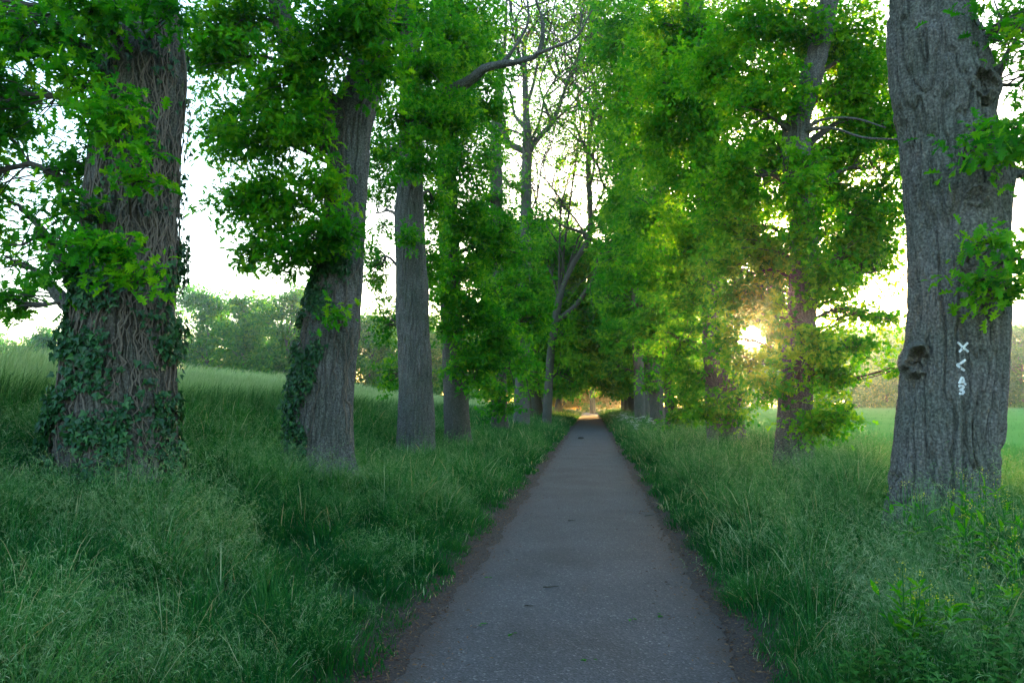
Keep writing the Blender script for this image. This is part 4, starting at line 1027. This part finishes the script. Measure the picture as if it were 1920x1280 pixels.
for k, (px, py, Y, lab) in enumerate([(1692, 1058, 4.3, 'yellow-flowered weed lowest left of its patch, below the painted oak'), (1706, 1085, 4.2, 'short yellow-flowered weed in the patch below the painted oak'), (1742, 1092, 4.2, 'yellow-flowered weed at the right of the lower patch'), (1848, 1055, 4.3, 'yellow-flowered weed alone near the right frame edge'),
        (1800, 885, 5.9, 'tall yellow-flowered weed before the painted trunk foot'), (1836, 878, 5.9, 'tallest yellow-flowered weed by the right side of the painted trunk foot'), (1783, 920, 5.6, 'yellow-flowered weed in front of the painted trunk centre'), (1870, 925, 5.5, 'yellow-flowered weed right of the painted trunk foot'), (1693, 905, 6.2, 'yellow-flowered weed left of the painted trunk foot'), (1895, 990, 4.8, 'yellow-flowered weed touching the right frame edge'), (1820, 945, 5.2, 'low yellow-flowered weed in front of the tall ones')]):
    mustard(px, py, Y, .6, 100 + k, lab)
def parsley(x, y, H, seed):
    r_ = np.random.default_rng(seed); base = np.array([x, y, float(gz(x, y))])
    root = thing('cow_parsley', base, 'white-flowered cow parsley along the right path edge in the distance', 'wild flower', 'white cow parsley by the far path')
    gs, gf = Geo(), Geo()
    for b_ in range(5):
        a_ = r_.random() * 6.28; sp = r_.uniform(.05, .35); tip = base + [math.cos(a_) * sp, math.sin(a_) * sp, H * r_.uniform(.6, 1.15)]
        tube(gs, catmull([base, base * .5 + tip * .5 + [0, 0, .1], tip], 7), np.linspace(.008, .004, 7), 4)
        n_ = 34; rr_ = np.sqrt(r_.random(n_)) * .11; aa = r_.random(n_) * 6.28
        Pf = tip + np.stack([np.cos(aa) * rr_, np.sin(aa) * rr_, -rr_ * .3 + r_.normal(size=n_) * .015], -1)
        add_leaves(gf, Pf, r_.normal(size=(n_, 3)) * [1, 1, .2], r_.normal(size=(n_, 3)) * .4 + [0, 0, 1], r_.uniform(.02, .04, n_), r_.random(n_), 'far')
    gs.obj('stem', M_grass, root); gf.obj('flowers', M_white, root, smooth=False)
for k in range(14):
    parsley(1.75 + rng.random() * 1.0, 30 + k * 2.1 + rng.random(), .72, 200 + k)
# tall seeding grass clump and broad-leaved weeds
def clump(px, py, Y, n_, spread, name, label, tmin, tmax, cat, tall=1.0):
    p_ = at(px, py, Y); base = np.array([p_[0], Y, float(gz(p_[0], Y))]); H0 = p_[2] - base[2]
    P = base + rng.normal(size=(n_, 3)) * [spread, spread, 0]; g = Geo()
    an = rng.random(n_) * 6.28; ld = np.stack([np.cos(an), np.sin(an)], -1)
    blades(g, P, H0 * rng.uniform(.7, 1.05, n_), np.full(n_, .007), ld, np.clip(rng.normal(.12, .08, n_), 0, .4), rng.uniform(tmin, tmax, n_), tip=rng.uniform(.6, .85, n_))
    tag(g.obj(name, M_grass, origin=base), label, cat)
clump(1722, 885, 6.6, 60, .05, 'grass_tussock', 'tall pale upright grass tuft in front of the painted oak foot', .4, .6, 'grass tuft')
clump(95, 960, 5.0, 50, .12, 'grass_tussock', 'coarse broad-bladed dark grass tuft at the lower left', .2, .4, 'grass tuft')
M_weed = foliage('weed_leaves', [(0, (0.02, 0.10, 0.02)), (1, (0.06, 0.2, 0.03))], [(0, (0.05, 0.25, 0.03)), (1, (0.15, 0.4, 0.04))], trans=.35)
def weed(px, py, Y, seed, label):
    r_ = np.random.default_rng(seed); p_ = at(px, py, Y); base = np.array([p_[0], Y, float(gz(p_[0], Y))]); H = max(.3, p_[2] - base[2])
    root = thing('nettle', base, label, 'weed', 'broad-leaved weeds at the lower right')
    gs, gl = Geo(), Geo()
    for b_ in range(4):
        o_ = r_.normal(size=3) * [.07, .07, 0]; tip = base + o_ * 1.6 + [0, 0, H * r_.uniform(.75, 1)]
        P = catmull([base + o_ * .3, base + o_ + [0, 0, H * .5], tip], 12); tube(gs, P, np.linspace(.004, .002, 12), 5)
        for q_ in range(3, 12):
            for s_ in (0, np.pi):
                a_ = q_ * 1.57 + s_ + r_.normal() * .2
                add_leaves(gl, P[q_][None], np.array([[math.cos(a_), math.sin(a_), -.05 + .1 * r_.normal()]]), np.array([[0.1, .1, 1.0]]), np.array([.095 * (1.25 - q_ / 14)]), np.array([r_.uniform(.3, .9)]), 'oak_lo' if seed % 2 else 'ivy')
    gs.obj('stem', M_grass, root); gl.obj('leaves', M_weed, root, smooth=False)
for k, (px, py, Y, lab) in enumerate([(1868, 1130, 3.9, 'broad-leaved weed at the right frame edge, above the corner'), (1790, 1160, 3.8, 'broad-leaved weed lower right, below the lower yellow flowers'), (1700, 1190, 3.9, 'broad-leaved weed left of its group at the bottom right'), (1610, 1190, 4.1, 'broad-leaved weed nearest the path at the lower right'), (1900, 1200, 3.6, 'broad-leaved weed in the very bottom right corner'), (1750, 1230, 3.6, 'low broad-leaved weed at the bottom edge on the right')]):
    weed(px, py, Y, 300 + k, lab)

# trees of the far woods that show between the near trunks are told apart by where they stand
ORD = ['leftmost', 'second from the left', 'third from the left', 'fourth from the left', 'fifth from the left', 'sixth from the left', 'seventh from the left', 'eighth from the left']
def relabel(grp, x0, x1, where, ymax):
    c = []
    for o in sc.objects:
        if o.get('group') == grp and o.location.y < ymax:
            px = float(proj(np.array(o.location) + [0, 0, 6])[0])
            if x0 < px < x1: c.append((px, o))
    for k_, (px, o) in enumerate(sorted(c, key=lambda t: t[0])[:8]):
        o['label'] = ORD[k_] + ' hazy far tree ' + where
relabel('trees of the far left wood', 345, 540, 'seen between the two ivy-clad oaks', 118)
relabel('trees of the far left wood', 680, 740, 'seen between forked oak and grey trunk', 118)
relabel('trees of the far right wood', 1570, 1700, 'seen between sun-side oak and painted oak', 173)
relabel('trees of the far right wood', 1870, 1925, 'seen right of the painted oak', 173)
for side, nm in ((-1, 'left'), (1, 'right')):
    c = sorted([o for o in sc.objects if o.get('group') == (GRP_L if side < 0 else GRP_R)], key=lambda o: o.location.y)
    for o, wd in zip(c[:4], ('nearest', 'second nearest', 'third nearest', 'fourth nearest')):
        o['label'] = wd + ' of the distant leafy oaks lining the ' + nm + ' side of the path'

# ------------------------------------------------------------------ haze
g = Geo()
x0, x1, y0_, y1, z0, z1 = -245, 245, -14, 305, -1.5, 24.0
v = [(x, y, z) for z in (z0, z1) for (x, y) in ((x0, y0_), (x1, y0_), (x1, y1), (x0, y1))]
g.add(v, q=[(0, 3, 2, 1), (4, 5, 6, 7), (0, 1, 5, 4), (1, 2, 6, 5), (2, 3, 7, 6), (3, 0, 4, 7)])
m, n, l = mat_new('haze_air')
o = n('ShaderNodeOutputMaterial'); pv = n('ShaderNodeVolumePrincipled')
pv.inputs['Color'].default_value = (0.66, 0.84, 1.0, 1); pv.inputs['Density'].default_value = 0.00055; pv.inputs['Anisotropy'].default_value = 0.90
l(pv.outputs[0], o.inputs['Volume'])
tag(g.obj('haze', m, smooth=False), kind='stuff')
for o in sc.objects:
    if '_org' in o: del o['_org']
print('TRIS', sum(len(o.data.polygons) for o in sc.objects if o.type == 'MESH'))
